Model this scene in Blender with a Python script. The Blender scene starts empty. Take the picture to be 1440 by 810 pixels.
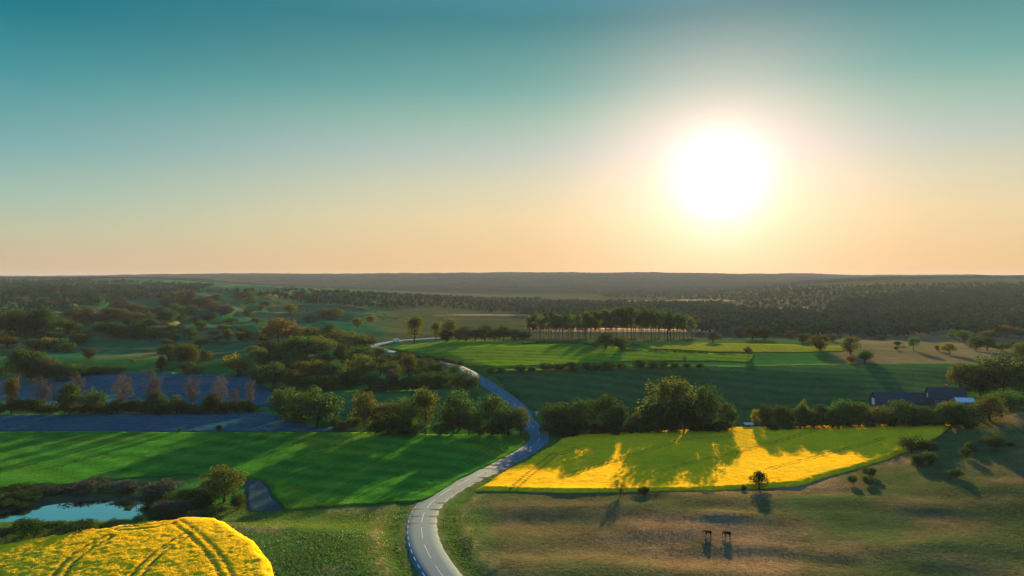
import bpy, math, random
import numpy as np

random.seed(7)
rng = np.random.default_rng(11)
S = bpy.context.scene
COL = S.collection
R = math.radians

# ---------------------------------------------------------------- camera data
CAM_Z = 58.0          # drone height above the valley floor (m)
F = 1000.0            # focal length in photo pixels (1440 wide)
HY = 392.0            # photo row of the true horizon
SUN_AZ = math.atan2(292, 1000)            # to the right of the view axis
SUN_EL = math.atan2(142, math.hypot(292, 1000))
SUN_DIR = np.array([math.sin(SUN_AZ) * math.cos(SUN_EL), math.cos(SUN_AZ) * math.cos(SUN_EL), math.sin(SUN_EL)])

# ---------------------------------------------------------------- noise
def _h(ix, iy, s):
    v = np.sin(ix * 127.1 + iy * 311.7 + s * 74.7) * 43758.5453
    return v - np.floor(v)

def vn(x, y, s=0.0):
    x = np.asarray(x, float); y = np.asarray(y, float)
    ix = np.floor(x); iy = np.floor(y)
    fx = x - ix; fy = y - iy
    fx = fx * fx * fx * (fx * (fx * 6 - 15) + 10); fy = fy * fy * fy * (fy * (fy * 6 - 15) + 10)
    a = _h(ix, iy, s); b = _h(ix + 1, iy, s); c = _h(ix, iy + 1, s); d = _h(ix + 1, iy + 1, s)
    return (a + (b - a) * fx + (c - a) * fy + (a - b - c + d) * fx * fy) * 2 - 1

def fbm(x, y, s=0.0, o=3):
    t = 0.0; a = 1.0; n = 0.0
    for i in range(o):
        t = t + a * vn(x * 2 ** i, y * 2 ** i, s + i * 3.1); n += a; a *= 0.5
    return t / n

def ss(a, b, x):
    t = np.clip((np.asarray(x, float) - a) / (b - a), 0, 1)
    return t * t * (3 - 2 * t)

# ---------------------------------------------------------------- terrain
def hbase(X, Y):
    X = np.asarray(X, float); Y = np.asarray(Y, float)
    K = X / np.maximum(Y, 60)
    z = np.zeros(np.broadcast(X, Y).shape)
    # green mound beyond the hedgerow
    mx = ss(-150, 10, X + 0.18 * (Y - 380)) * (1 - ss(250, 460, X))
    z = z + 9.8 * ss(312, 398, Y + 6 * vn(X / 60, 0 * X, 4)) * (1 - 0.75 * ss(520, 720, Y)) * mx
    z = z + 2.6 * np.exp(-((Y - 478) / 40) ** 2 - ((X - 20) / 150) ** 2)
    z = z + 2.0 * np.exp(-((Y - 440) / 35) ** 2 - ((X - 90) / 70) ** 2)
    # pasture hill at the valley's edge
    z = z + 12.0 * np.exp(-((X - 225) / 85) ** 2 - ((Y - 235) / 80) ** 2)
    # pasture undulations
    pm = ss(-22, 8, X) * (1 - ss(186, 200, Y))
    z = z + pm * (0.75 * vn(X / 42, Y / 15, 2) + 0.3 * vn(X / 17, Y / 8, 5) + 0.5)
    pk = np.exp(-((X + 112) / 42) ** 4 - ((Y - 178) / 16) ** 4)
    z = z + 1.2 * vn(X / 95, Y / 80, 9) * ss(60, 130, Y) * (1 - ss(300, 420, Y)) * (1 - pk)
    z = z + (0.45 + 0.5 * vn(X / 13, Y / 9, 6)) * np.exp(-((X - 44) / 34) ** 2 - ((Y - 168.5 - 3 * vn(X / 20, 0 * X, 7)) / 4.4) ** 2)  # low ridge added on the sunward side of the horses to shade their ground
    z = z + (0.3 + 0.4 * vn(X / 11, Y / 9, 8)) * np.exp(-((X - 70) / 40) ** 2 - ((Y - 149 - 4 * vn(X / 24, 0 * X, 10)) / 4.0) ** 2)
    # rapeseed knoll below the pond
    z = z + 4.8 * np.exp(-((X + 92) / 80) ** 2 - ((Y - 153) / np.where(Y > 153, 10.0, 40.0)) ** 2)
    # pond basin
    for (cx, cy, rx, ry, a) in ((-107, 179.4, 17, 9.4, 1.7), (-95.5, 179.5, 7.5, 7, 1.6), (-126, 175, 12, 4.2, 1.3), (-145, 174, 14, 4.5, 1.2)):
        z = z - a * np.exp(-(((X - cx) / rx) ** 2 + ((Y - cy) / ry) ** 2) ** 2)
    # the rapeseed slope falls away to the tree belt
    z = z - 4.2 * ss(196, 262, Y) * (1 - ss(290, 350, Y)) * ss(-22, 22, X) * (1 - ss(120, 200, X))
    # the land lifts behind the ploughed field
    z = z + 8.5 * ss(352, 462, Y) * ss(-70, -150, X) * (1 - ss(600, 900, Y))
    # hummocky hills
    mL = ss(-30, -190, X + 0.16 * (Y - 400)) * ss(430, 600, Y) * (1 - ss(1500, 2400, Y))
    wx = X + 25 * vn(X / 130, Y / 130, 31); wy = Y + 30 * vn(X / 120, Y / 150, 37)
    rid = 1 - np.abs(vn(wx / 95, wy / 120, 21))
    rid2 = 1 - np.abs(vn(wx / 52, wy / 60, 23))
    z = z + mL * (17 * (rid ** 2 - 0.45) + 5.0 * (rid2 ** 2 - 0.4) + 1.0 * vn(X / 20, Y / 20, 25))
    z = z + 27 * ss(450, 1500, Y) * ss(0.02, -0.32, K) * (1 - ss(2200, 3400, Y))
    # long low rolls on the flats
    z = z + 2.5 * vn(X / 260, Y / 200, 41) * ss(520, 900, Y)
    z = z + 5.0 * np.exp(-((Y - 610) / 60) ** 2) * ss(-0.30, -0.18, K) * (1 - ss(-0.1, 0.0, K))
    # wooded hills and the far ridge
    r1 = (67 + 24 * ss(-0.64, -0.40, K) * (1 - 0.6 * ss(0.38, 0.53, K)) + 7 * vn(X / 1100, Y / 3000, 51) + 4.0 * vn(X / 330, Y / 900, 52)) * ss(2500, 5600, Y)
    r2 = (57 + 3 * vn(X / 500, Y / 500, 53)) * ss(750, 2700, Y) * ss(0.20, 0.56, K)
    r3 = (50 + 4 * vn(X / 600, Y / 500, 54)) * ss(1300, 3200, Y) * ss(-0.22, -0.55, K)
    k = 0.12
    pass
    z = z + np.log(np.exp(k * r1) + np.exp(k * r2) + np.exp(k * r3) - 2) / k
    return z

def steps(a, b, c, d, s0, g):
    """grid coordinates from a to d, step s0 within b..c, growing outside at rate g"""
    out = [b]
    while out[-1] < c: out.append(out[-1] + s0)
    while out[-1] < d: out.append(out[-1] + s0 + g * (out[-1] - c))
    lo = [b]
    while lo[-1] > a: lo.append(lo[-1] - s0 - g * (b - lo[-1]))
    return np.array(lo[:0:-1] + out)

GX = steps(-9500, -170, 185, 9500, 2.0, 0.02)
GY = steps(-300, 125, 330, 9200, 2.0, 0.012)
gxx, gyy = np.meshgrid(GX, GY)

def make_lookup(Z):
    def look(X, Y):
        X = np.asarray(X, float); Y = np.asarray(Y, float)
        i = np.clip(np.searchsorted(GX, X) - 1, 0, len(GX) - 2)
        j = np.clip(np.searchsorted(GY, Y) - 1, 0, len(GY) - 2)
        u = np.clip((X - GX[i]) / (GX[i + 1] - GX[i]), 0, 1); v = np.clip((Y - GY[j]) / (GY[j + 1] - GY[j]), 0, 1)
        return (Z[j, i] * (1 - u) + Z[j, i + 1] * u) * (1 - v) + (Z[j + 1, i] * (1 - u) + Z[j + 1, i + 1] * u) * v
    return look

Z0 = hbase(gxx, gyy)
H = make_lookup(Z0)

MARCH = np.concatenate([np.arange(80, 500, 0.5), np.arange(500, 2000, 2.0), np.arange(2000, 9000, 15.0)])
def at(px, py, fn=None):
    """point of the ground seen at photo pixel (px, py)"""
    fn = fn or H
    kx = (px - 720) / F; kz = (HY - py) / F
    g = fn(kx * MARCH, MARCH); r = CAM_Z + kz * MARCH
    hit = np.nonzero(r <= g)[0]
    if len(hit) == 0: i = len(MARCH) - 1
    else: i = hit[0]
    if i > 0:
        d0 = r[i - 1] - g[i - 1]; d1 = r[i] - g[i]
        t = d0 / (d0 - d1) if d0 != d1 else 0
        Y = MARCH[i - 1] + t * (MARCH[i] - MARCH[i - 1])
    else: Y = MARCH[0]
    return float(kx * Y), float(Y)

def ats(pts): return np.array([at(*p) for p in pts])

def catmull(P, n=12):
    P = np.asarray(P, float)
    Q = np.vstack([2 * P[0] - P[1], P, 2 * P[-1] - P[-2]])
    out = []
    for i in range(1, len(Q) - 2):
        for t in np.linspace(0, 1, n, endpoint=False):
            a, b, c, d = Q[i - 1], Q[i], Q[i + 1], Q[i + 2]
            out.append(0.5 * (2 * b + (c - a) * t + (2 * a - 5 * b + 4 * c - d) * t * t + (3 * b - a - 3 * c + d) * t ** 3))
    out.append(P[-1])
    return np.array(out)

def resample(P, step):
    d = np.concatenate([[0], np.cumsum(np.hypot(*np.diff(P[:, :2], axis=0).T))])
    n = max(2, int(d[-1] / step))
    t = np.linspace(0, d[-1], n)
    return np.column_stack([np.interp(t, d, P[:, k]) for k in range(P.shape[1])])

def seg_dist(X, Y, P):
    """distance from points to polyline P, and index of the nearest vertex"""
    best = np.full(X.shape, 1e9); idx = np.zeros(X.shape, int)
    for i in range(len(P) - 1):
        a = P[i]; b = P[i + 1]; d = b - a; L = (d ** 2).sum() + 1e-12
        t = np.clip(((X - a[0]) * d[0] + (Y - a[1]) * d[1]) / L, 0, 1)
        q = np.hypot(X - a[0] - t * d[0], Y - a[1] - t * d[1])
        m = q < best
        best = np.where(m, q, best); idx = np.where(m, i, idx)
    return best, idx

# ---------------------------------------------------------------- road line, and the ground levelled under it
road_px = [(665, 860), (640, 830), (621, 808), (603, 778), (594, 752), (594, 730), (608, 706), (640, 684), (690, 660), (733, 639), (757, 622), (758, 610), (746, 599), (737, 588), (728, 571), (703, 551), (672, 530), (648, 517)]
rp = ats(road_px)
rp2 = ats([(620, 507), (585, 500), (545, 494), (527, 489), (522, 486)])
rp3 = ats([(535, 482.5), (562, 479.5), (600, 476.5), (640, 474)])
ROAD = resample(catmull(np.vstack([rp, rp2, rp3]), 10), 2.0)
for _ in range(6):
    ROAD[1:-1] = 0.25 * ROAD[:-2] + 0.5 * ROAD[1:-1] + 0.25 * ROAD[2:]
rz = H(ROAD[:, 0], ROAD[:, 1])
for _ in range(160):
    rz[1:-1] = 0.25 * rz[:-2] + 0.5 * rz[1:-1] + 0.25 * rz[2:]
near = (gyy > 60) & (gyy < 900) & (np.abs(gxx) < 400)
dd, ii = seg_dist(gxx[near], gyy[near], ROAD[::3])
rzz = rz[::3][np.minimum(ii, len(rz[::3]) - 1)]
w = 1 - ss(4.5, 15.0, dd)
Z1 = Z0.copy()
Z1[near] = Z0[near] * (1 - w) + rzz * w
ditch = 0.55 * np.exp(-((dd - 6.5) / 1.5) ** 2)
Z1[near] -= ditch
Z1[near] -= 0.14 * (1 - ss(4.4, 6.2, dd))
H = make_lookup(Z1)
ROAD_D = np.full(gxx.shape, 1e3); ROAD_D[near] = dd

# ---------------------------------------------------------------- mesh + object helpers
def mk_mesh(name, V, Q, smooth=True, col=None):
    V = np.asarray(V, np.float32); Q = np.asarray(Q, np.int32)
    n = Q.shape[1]
    me = bpy.data.meshes.new(name)
    me.vertices.add(len(V)); me.vertices.foreach_set('co', V.ravel())
    me.loops.add(Q.size); me.loops.foreach_set('vertex_index', Q.ravel())
    me.polygons.add(len(Q)); me.polygons.foreach_set('loop_start', np.arange(0, Q.size, n, dtype=np.int32))
    me.update(calc_edges=True)
    if smooth: me.shade_smooth()
    else: me.shade_flat()
    if col is not None:
        a = me.color_attributes.new('col', 'FLOAT_COLOR', 'POINT')
        c = np.ones((len(V), 4), np.float32); c[:, :col.shape[1]] = col
        a.data.foreach_set('color', c.ravel())
    return me

def link(name, me, mat=None, parent=None):
    o = bpy.data.objects.new(name, me); COL.objects.link(o)
    if mat and me and not me.materials: me.materials.append(mat)
    if parent: o.parent = parent
    return o

def tag(o, label=None, cat=None, group=None, kind=None):
    if label: o['label'] = label
    if cat: o['category'] = cat
    if group: o['group'] = group
    if kind: o['kind'] = kind
    return o

class MB:
    """collects boxes, tubes and polygons for one mesh"""
    def __init__(s): s.v = []; s.f = []
    def poly(s, pts):
        b = len(s.v); s.v += [tuple(p) for p in pts]; s.f.append(tuple(range(b, b + len(pts))))
    def box(s, lo, hi):
        b = len(s.v)
        s.v += [(x, y, z) for z in (lo[2], hi[2]) for y in (lo[1], hi[1]) for x in (lo[0], hi[0])]
        s.f += [tuple(b + i for i in q) for q in ((0, 2, 3, 1), (4, 5, 7, 6), (0, 1, 5, 4), (2, 6, 7, 3), (0, 4, 6, 2), (1, 3, 7, 5))]
    def hexa(s, p):
        b = len(s.v); s.v += [tuple(q) for q in p]
        s.f += [tuple(b + i for i in q) for q in ((0, 3, 2, 1), (4, 5, 6, 7), (0, 1, 5, 4), (1, 2, 6, 5), (2, 3, 7, 6), (3, 0, 4, 7))]
    def tube(s, pts, rad, n=7, cap=True):
        pts = [np.array(p, float) for p in pts]; b = len(s.v)
        for i, p in enumerate(pts):
            d = pts[min(i + 1, len(pts) - 1)] - pts[max(i - 1, 0)]
            d = d / (np.linalg.norm(d) + 1e-9)
            u = np.cross(d, (0.3, 0.9, 0.2)); u /= np.linalg.norm(u) + 1e-9; w = np.cross(d, u)
            r = rad[i] if hasattr(rad, '__len__') else rad
            for k in range(n):
                a = 2 * math.pi * k / n
                s.v.append(tuple(p + r * (math.cos(a) * u + math.sin(a) * w)))
        for i in range(len(pts) - 1):
            for k in range(n):
                s.f.append((b + i * n + k, b + i * n + (k + 1) % n, b + (i + 1) * n + (k + 1) % n, b + (i + 1) * n + k))
        if cap:
            s.f.append(tuple(b + (len(pts) - 1) * n + k for k in range(n)))
            s.f.append(tuple(b + k for k in range(n - 1, -1, -1)))
    def mesh(s, name, smooth=False):
        me = bpy.data.meshes.new(name); me.from_pydata(s.v, [], s.f); me.update()
        if smooth: me.shade_smooth()
        return me
    def build(s, name, mat, parent=None, smooth=False):
        return link(name, s.mesh(name, smooth), mat, parent)

def empty(name, loc, rz=0.0, sc=(1, 1, 1)):
    o = bpy.data.objects.new(name, None); COL.objects.link(o)
    o.location = loc; o.rotation_euler = (0, 0, rz); o.scale = sc
    o.empty_display_size = 1.0
    return o

# ---------------------------------------------------------------- materials
class NT:
    def __init__(s, m): s.t = m.node_tree; s.t.nodes.clear()
    def n(s, typ, **kw):
        nd = s.t.nodes.new(typ)
        for k, v in kw.items():
            if k.startswith('i_'): nd.inputs[int(k[2:]) if k[2:].isdigit() else k[2:].replace('_', ' ')].default_value = v
            else: setattr(nd, k, v)
        return nd
    def l(s, a, b): s.t.links.new(a, b)
    def noise(s, vec, scale, detail=3.0, rough=0.6):
        nd = s.n('ShaderNodeTexNoise'); nd.inputs['Scale'].default_value = scale
        nd.inputs['Detail'].default_value = detail; nd.inputs['Roughness'].default_value = rough
        s.l(vec, nd.inputs['Vector']); return nd.outputs['Fac']
    def ramp(s, fac, stops):
        nd = s.n('ShaderNodeValToRGB'); cr = nd.color_ramp
        cr.elements[0].position, cr.elements[0].color = stops[0][0], (*stops[0][1], 1)
        cr.elements[1].position, cr.elements[1].color = stops[-1][0], (*stops[-1][1], 1)
        for p, c in stops[1:-1]:
            e = cr.elements.new(p); e.color = (*c, 1)
        s.l(fac, nd.inputs['Fac']); return nd.outputs['Color']
    def mix(s, fac, a, b, mode='MIX'):
        nd = s.n('ShaderNodeMix', data_type='RGBA', blend_type=mode)
        for v, i in ((fac, 0), (a, 6), (b, 7)):
            if isinstance(v, (int, float)): nd.inputs[i].default_value = v
            elif isinstance(v, tuple): nd.inputs[i].default_value = (*v, 1)
            else: s.l(v, nd.inputs[i])
        return nd.outputs[2]
    def math(s, op, a, b=0.0, c=None):
        nd = s.n('ShaderNodeMath', operation=op)
        for i, v in enumerate((a, b, c)):
            if v is None: continue
            if isinstance(v, (int, float)): nd.inputs[i].default_value = v
            else: s.l(v, nd.inputs[i])
        return nd.outputs[0]
    def bump(s, h, strength, dist):
        nd = s.n('ShaderNodeBump'); nd.inputs['Strength'].default_value = strength; nd.inputs['Distance'].default_value = dist
        s.l(h, nd.inputs['Height']); return nd.outputs['Normal']

def newmat(name):
    m = bpy.data.materials.new(name); m.use_nodes = True
    return m, NT(m)

def plain(name, col, rough=0.8, spec=0.3, metal=0.0, var=0.12, scale=1.5):
    m, t = newmat(name)
    tc = t.n('ShaderNodeTexCoord'); f = t.noise(tc.outputs['Object'], scale, 4)
    c = t.mix(f, tuple(x * (1 - var * 2) for x in col), tuple(min(1, x * (1 + var * 2)) for x in col))
    b = t.n('ShaderNodeBsdfPrincipled'); t.l(c, b.inputs['Base Color'])
    b.inputs['Roughness'].default_value = rough; b.inputs['Metallic'].default_value = metal
    b.inputs['Specular IOR Level'].default_value = spec
    o = t.n('ShaderNodeOutputMaterial'); t.l(b.outputs[0], o.inputs['Surface'])
    return m

def veg_surface(t, col, normal, transl):
    """diffuse upper side plus light that passes through the blades"""
    d = t.n('ShaderNodeBsdfDiffuse'); t.l(col, d.inputs['Color'])
    tr = t.n('ShaderNodeBsdfTranslucent'); t.l(t.mix(1.0, col, (1.0, 0.92, 0.5), 'MULTIPLY'), tr.inputs['Color'])
    if normal is not None: t.l(normal, d.inputs['Normal'])
    mx = t.n('ShaderNodeMixShader'); mx.inputs[0].default_value = transl
    t.l(d.outputs[0], mx.inputs[1]); t.l(tr.outputs[0], mx.inputs[2])
    o = t.n('ShaderNodeOutputMaterial'); t.l(mx.outputs[0], o.inputs['Surface'])

def leafmat(name, a, b, transl=0.38):
    m, t = newmat(name)
    g = t.n('ShaderNodeNewGeometry'); oi = t.n('ShaderNodeObjectInfo')
    c = t.mix(g.outputs['Random Per Island'], a, b)
    hs = t.n('ShaderNodeHueSaturation')
    t.l(t.math('MULTIPLY_ADD', oi.outputs['Random'], 0.05, 0.475), hs.inputs['Hue'])
    t.l(t.math('MULTIPLY_ADD', oi.outputs['Random'], 0.6, 0.7), hs.inputs['Value'])
    t.l(c, hs.inputs['Color'])
    veg_surface(t, hs.outputs['Color'], None, transl)
    return m

M = {}
M['dark'] = leafmat('foliage_dark', (0.020, 0.048, 0.014), (0.050, 0.090, 0.024), 0.36)
M['mid'] = leafmat('foliage_mid', (0.026, 0.066, 0.018), (0.066, 0.122, 0.034), 0.4)
M['olive'] = leafmat('foliage_olive', (0.045, 0.07, 0.015), (0.11, 0.125, 0.03), 0.4)
M['gold'] = leafmat('foliage_gold', (0.10, 0.095, 0.016), (0.20, 0.165, 0.03))
M['red'] = leafmat('foliage_reddish', (0.045, 0.052, 0.036), (0.095, 0.088, 0.06), 0.2)
M['grey'] = leafmat('foliage_grey', (0.045, 0.055, 0.04), (0.10, 0.10, 0.075), 0.22)
M['wood_far'] = leafmat('foliage_far', (0.010, 0.034, 0.020), (0.024, 0.056, 0.030), 0.12)
M['bark'] = plain('bark', (0.075, 0.055, 0.04), 0.95, 0.1, var=0.3, scale=6)

def groundmat(name, transl=0.0, bstr=0.5, fine=1.6, lo=0.62, hi=1.4, bdist=0.35):
    m, t = newmat(name)
    a = t.n('ShaderNodeAttribute', attribute_name='col')
    p = t.n('ShaderNodeNewGeometry').outputs['Position']
    f1 = t.noise(p, fine, 3, 0.7); f2 = t.noise(p, 0.16, 4, 0.65); f3 = t.noise(p, 0.02, 3)
    k = t.math('ADD', t.math('MULTIPLY', f1, 0.55), t.math('ADD', t.math('MULTIPLY', f2, 0.35), t.math('MULTIPLY', f3, 0.3)))
    g = t.ramp(k, [(0.38, (lo, lo, lo)), (0.85, (hi, hi, hi))])
    c = t.mix(1.0, a.outputs['Color'], g, 'MULTIPLY')
    hh = t.math('ADD', f1, t.math('MULTIPLY', f2, 1.5))
    veg_surface(t, c, t.bump(hh, bstr, bdist), transl)
    return m

M['ground'] = groundmat('meadow_ground', 0.0, 0.6, 1.2, 0.45, 1.6, 0.5)
M['crop'] = groundmat('cereal_crop', 0.0, 0.8, 1.3, 0.5, 1.5, 0.3)
M['rape'] = groundmat('rapeseed_crop', 0.0, 0.8, 2.0, 0.8, 1.3, 0.35)
M['soil'] = groundmat('ploughed_soil', 0.0, 0.6, 1.0, 0.75, 1.25, 0.2)

# ---------------------------------------------------------------- world: sky
w_ = bpy.data.worlds.new("World"); S.world = w_; w_.use_nodes = True
t = NT(w_)
EXPO = 2.2
K = 2 ** -EXPO
gen = t.n('ShaderNodeTexCoord').outputs['Generated']
nrm = t.n('ShaderNodeVectorMath', operation='NORMALIZE'); t.l(gen, nrm.inputs[0])
sep = t.n('ShaderNodeSeparateXYZ'); t.l(nrm.outputs[0], sep.inputs[0])
zz = sep.outputs['Z']
def dotv(v):
    d = t.n('ShaderNodeVectorMath', operation='DOT_PRODUCT'); t.l(nrm.outputs[0], d.inputs[0]); d.inputs[1].default_value = tuple(v); return d.outputs['Value']
TOP = [(0.50, (0.09, 0.33, 0.52)), (1.0, (0.13, 0.39, 0.82))]
sky_side = t.ramp(zz, [(0.0, (0.62, 0.45, 0.29)), (0.018, (0.61, 0.46, 0.30)), (0.058, (0.50, 0.53, 0.37)), (0.099, (0.34, 0.51, 0.425)), (0.154, (0.175, 0.405, 0.405)), (0.231, (0.052, 0.29, 0.325)), (0.303, (0.002, 0.18, 0.24)), (0.36, (0.006, 0.17, 0.24))] + TOP)
sky_near = t.ramp(zz, [(0.0, (0.90, 0.54, 0.25)), (0.02, (0.88, 0.56, 0.27)), (0.085, (0.86, 0.67, 0.38)), (0.129, (0.72, 0.665, 0.455)), (0.174, (0.53, 0.59, 0.51)), (0.216, (0.36, 0.525, 0.43)), (0.258, (0.19, 0.415, 0.37)), (0.34, (0.062, 0.245, 0.27))] + TOP)
sky_back = t.ramp(zz, [(0.0, (0.10, 0.25, 0.46)), (0.2, (0.13, 0.34, 0.66)), (0.6, (0.13, 0.38, 0.80)), (1.0, (0.13, 0.39, 0.82))])
hor = t.n('ShaderNodeVectorMath', operation='MULTIPLY'); t.l(nrm.outputs[0], hor.inputs[0]); hor.inputs[1].default_value = (1, 1, 0)
hn = t.n('ShaderNodeVectorMath', operation='NORMALIZE'); t.l(hor.outputs[0], hn.inputs[0])
hd = t.n('ShaderNodeVectorMath', operation='DOT_PRODUCT'); t.l(hn.outputs[0], hd.inputs[0]); hd.inputs[1].default_value = (math.sin(SUN_AZ), math.cos(SUN_AZ), 0)
az = t.math('ARCCOSINE', t.math('MINIMUM', t.math('MAXIMUM', hd.outputs['Value'], -0.9999), 0.9999))
def mrange(v, a, b):
    m = t.n('ShaderNodeMapRange', interpolation_type='SMOOTHSTEP'); m.inputs[1].default_value = a; m.inputs[2].default_value = b; t.l(v, m.inputs[0]); return m.outputs[0]
base = t.mix(mrange(az, R(12), R(60)), sky_near, sky_side)
base = t.mix(mrange(az, R(65), R(120)), base, sky_back)
sd = dotv(SUN_DIR)
ang = t.math('ARCCOSINE', t.math('MINIMUM', sd, 0.999999))      # radians from the sun
def lobe(sig, amp, col, p=2.0):
    x = t.math('POWER', t.math('DIVIDE', ang, R(sig)), p)
    e = t.math('MULTIPLY', t.math('EXPONENT', t.math('MULTIPLY', x, -1.0)), amp)
    c = t.n('ShaderNodeVectorMath', operation='SCALE'); c.inputs[0].default_value = col; t.l(e, c.inputs['Scale']); return c.outputs[0]
def addv(a, b):
    d = t.n('ShaderNodeVectorMath', operation='ADD'); t.l(a, d.inputs[0]); t.l(b, d.inputs[1]); return d.outputs[0]
tot = addv(base, lobe(8.9, 0.75, (1.0, 0.50, 0.40), 2.0))
tot = addv(tot, lobe(2.9, 1.05, (1.0, 0.97, 0.93), 2.0))
sc = t.n('ShaderNodeVectorMath', operation='SCALE'); t.l(tot, sc.inputs[0]); sc.inputs['Scale'].default_value = K
bg1 = t.n('ShaderNodeBackground'); t.l(sc.outputs[0], bg1.inputs['Color']); bg1.inputs['Strength'].default_value = 1.0
nis = t.n('ShaderNodeTexSky', sky_type='NISHITA'); nis.sun_disc = False
nis.sun_elevation = SUN_EL; nis.sun_rotation = SUN_AZ; nis.altitude = 60; nis.air_density = 1.0; nis.dust_density = 1.0; nis.ozone_density = 3.0
bg2 = t.n('ShaderNodeBackground'); t.l(nis.outputs[0], bg2.inputs['Color']); bg2.inputs['Strength'].default_value = 0.05
mxs = t.n('ShaderNodeMixShader'); mxs.inputs[0].default_value = 0.008
t.l(bg1.outputs[0], mxs.inputs[1]); t.l(bg2.outputs[0], mxs.inputs[2])
wo = t.n('ShaderNodeOutputWorld'); t.l(mxs.outputs[0], wo.inputs['Surface'])
w_.cycles.sampling_method = 'MANUAL'; w_.cycles.sample_map_resolution = 1024

sun = bpy.data.lights.new('sun', 'SUN'); sun.energy = 5.0; sun.angle = R(0.53); sun.color = (1.0, 0.68, 0.27)
so = bpy.data.objects.new('sun', sun); COL.objects.link(so)
so.rotation_euler = (math.pi / 2 - SUN_EL, 0, math.pi - SUN_AZ)
so.location = (300, 1000, 300)

# ---------------------------------------------------------------- ground colours (albedo)
def lerp3(c, col, m): return c * (1 - m[..., None]) + np.array(col) * m[..., None]
PXg = 720 + F * gxx / np.maximum(gyy, 30)
def ground_colour():
    X, Y = gxx, gyy
    c = np.zeros(X.shape + (3,)); c[:] = (0.025, 0.105, 0.02)
    n1 = fbm(X / 40, Y / 30, 60, 4); n2 = fbm(X / 14, Y / 9, 61, 3); n3 = vn(X / 160, Y / 120, 62)
    # pasture: dry seed heads over green
    pas = ss(-14, 0, X + 4 * n2) * (1 - ss(196, 200, Y + 0 * X)) + ss(58, 75, X + 4 * n2) * (1 - ss(290, 320, Y))
    pas = np.clip(pas, 0, 1)
    c = lerp3(c, (0.105, 0.088, 0.040), pas)
    c = lerp3(c, (0.19, 0.125, 0.065), pas * ss(0.05, 0.5, n1 + 0.3 * n2))
    c = lerp3(c, (0.05, 0.078, 0.025), pas * ss(0.0, 0.55, -n1 + 0.35 * n3))
    # rough meadow beside the road
    mea = (1 - ss(-14, -2, X)) * (1 - ss(176, 184, Y))
    c = lerp3(c, (0.05, 0.105, 0.02), mea); c = lerp3(c, (0.15, 0.145, 0.06), mea * ss(0.2, 0.65, n2 + 0.4 * n1)); c = lerp3(c, (0.045, 0.085, 0.022), mea * ss(0.0, 0.5, -n1))
    # pale grass margin between the ploughed strip and the cereal
    c = lerp3(c, (0.34, 0.33, 0.16), np.exp(-((Y - 269) / 2.0) ** 2) * (X > -215) * (X < -112) * (0.6 + 0.4 * n2))
    # wet dark margin of the pond
    pd = np.exp(-((X + 118) / 34) ** 2 - ((Y - 181) / 13) ** 2)
    c = lerp3(c, (0.05, 0.06, 0.03), ss(0.25, 0.6, pd))
    # hummocks
    hil = ss(420, 470, Y) * ss(-20, -60, X)
    c = lerp3(c, (0.012, 0.095, 0.04), hil)
    c = lerp3(c, (0.13, 0.13, 0.045), hil * ss(0.1, 0.6, n1 + 0.1))
    # heath and dry flats
    Kx = X / np.maximum(Y, 60)
    heath = ss(392, 408, Y) * (1 - ss(760, 1000, Y)) * ss(0.43, 0.47, Kx + 0.02 * n2)
    c = lerp3(c, (0.175, 0.115, 0.068), heath * (0.7 + 0.3 * n1))
    flat = ss(520, 600, Y) * ss(-0.22, -0.15, Kx) * (1 - heath)
    c = lerp3(c, (0.05, 0.065, 0.026), flat)
    c = lerp3(c, (0.14, 0.105, 0.055), flat * ss(0.4, 0.6, vn(X / 500, Y / 90, 63) + 0.2 * n2) * (1 - ss(2200, 3000, Y)))
    # woodland floor
    far = ss(2300, 3000, Y)
    c = lerp3(c, (0.012, 0.04, 0.026), far)
    # verge of long dry grass along the road
    vd = ROAD_D
    c = lerp3(c, (0.05, 0.10, 0.02), (1 - ss(6, 11, vd)) * (1 - ss(400, 450, Y)))
    c = lerp3(c, (0.20, 0.17, 0.07), np.exp(-((vd - 10.0) / 1.0) ** 2) * (X > -40) * (Y < 192) * 0.8)
    c = lerp3(c, (0.12, 0.11, 0.06), (1 - ss(3.0, 4.6, vd)))
    return c
gc = ground_colour()
nx, ny = len(GX), len(GY)
V = np.column_stack([gxx.ravel(), gyy.ravel(), Z1.ravel()])
ids = np.arange(nx * ny).reshape(ny, nx)
Q = np.stack([ids[:-1, :-1], ids[:-1, 1:], ids[1:, 1:], ids[1:, :-1]], -1).reshape(-1, 4)
tag(link('ground', mk_mesh('ground', V, Q, True, gc.reshape(-1, 3)), M['ground']), kind='structure')

# ---------------------------------------------------------------- fields
def inside(X, Y, P):
    r = np.zeros(X.shape, bool); n = len(P)
    for i in range(n):
        x0, y0 = P[i]; x1, y1 = P[(i + 1) % n]
        c = ((y0 > Y) != (y1 > Y))
        with np.errstate(divide='ignore', invalid='ignore'):
            r ^= c & (X < (x1 - x0) * (Y - y0) / (y1 - y0 + 1e-12) + x0)
    return r

def snap(X, Y, P):
    best = np.full(X.shape, 1e9); bx = X.copy(); by = Y.copy(); n = len(P)
    for i in range(n):
        a = P[i]; b = P[(i + 1) % n]; d = b - a; L = (d ** 2).sum() + 1e-12
        tt = np.clip(((X - a[0]) * d[0] + (Y - a[1]) * d[1]) / L, 0, 1)
        qx = a[0] + tt * d[0]; qy = a[1] + tt * d[1]; q = np.hypot(X - qx, Y - qy)
        m = q < best; best[m] = q[m]; bx[m] = qx[m]; by[m] = qy[m]
    return bx, by

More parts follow.
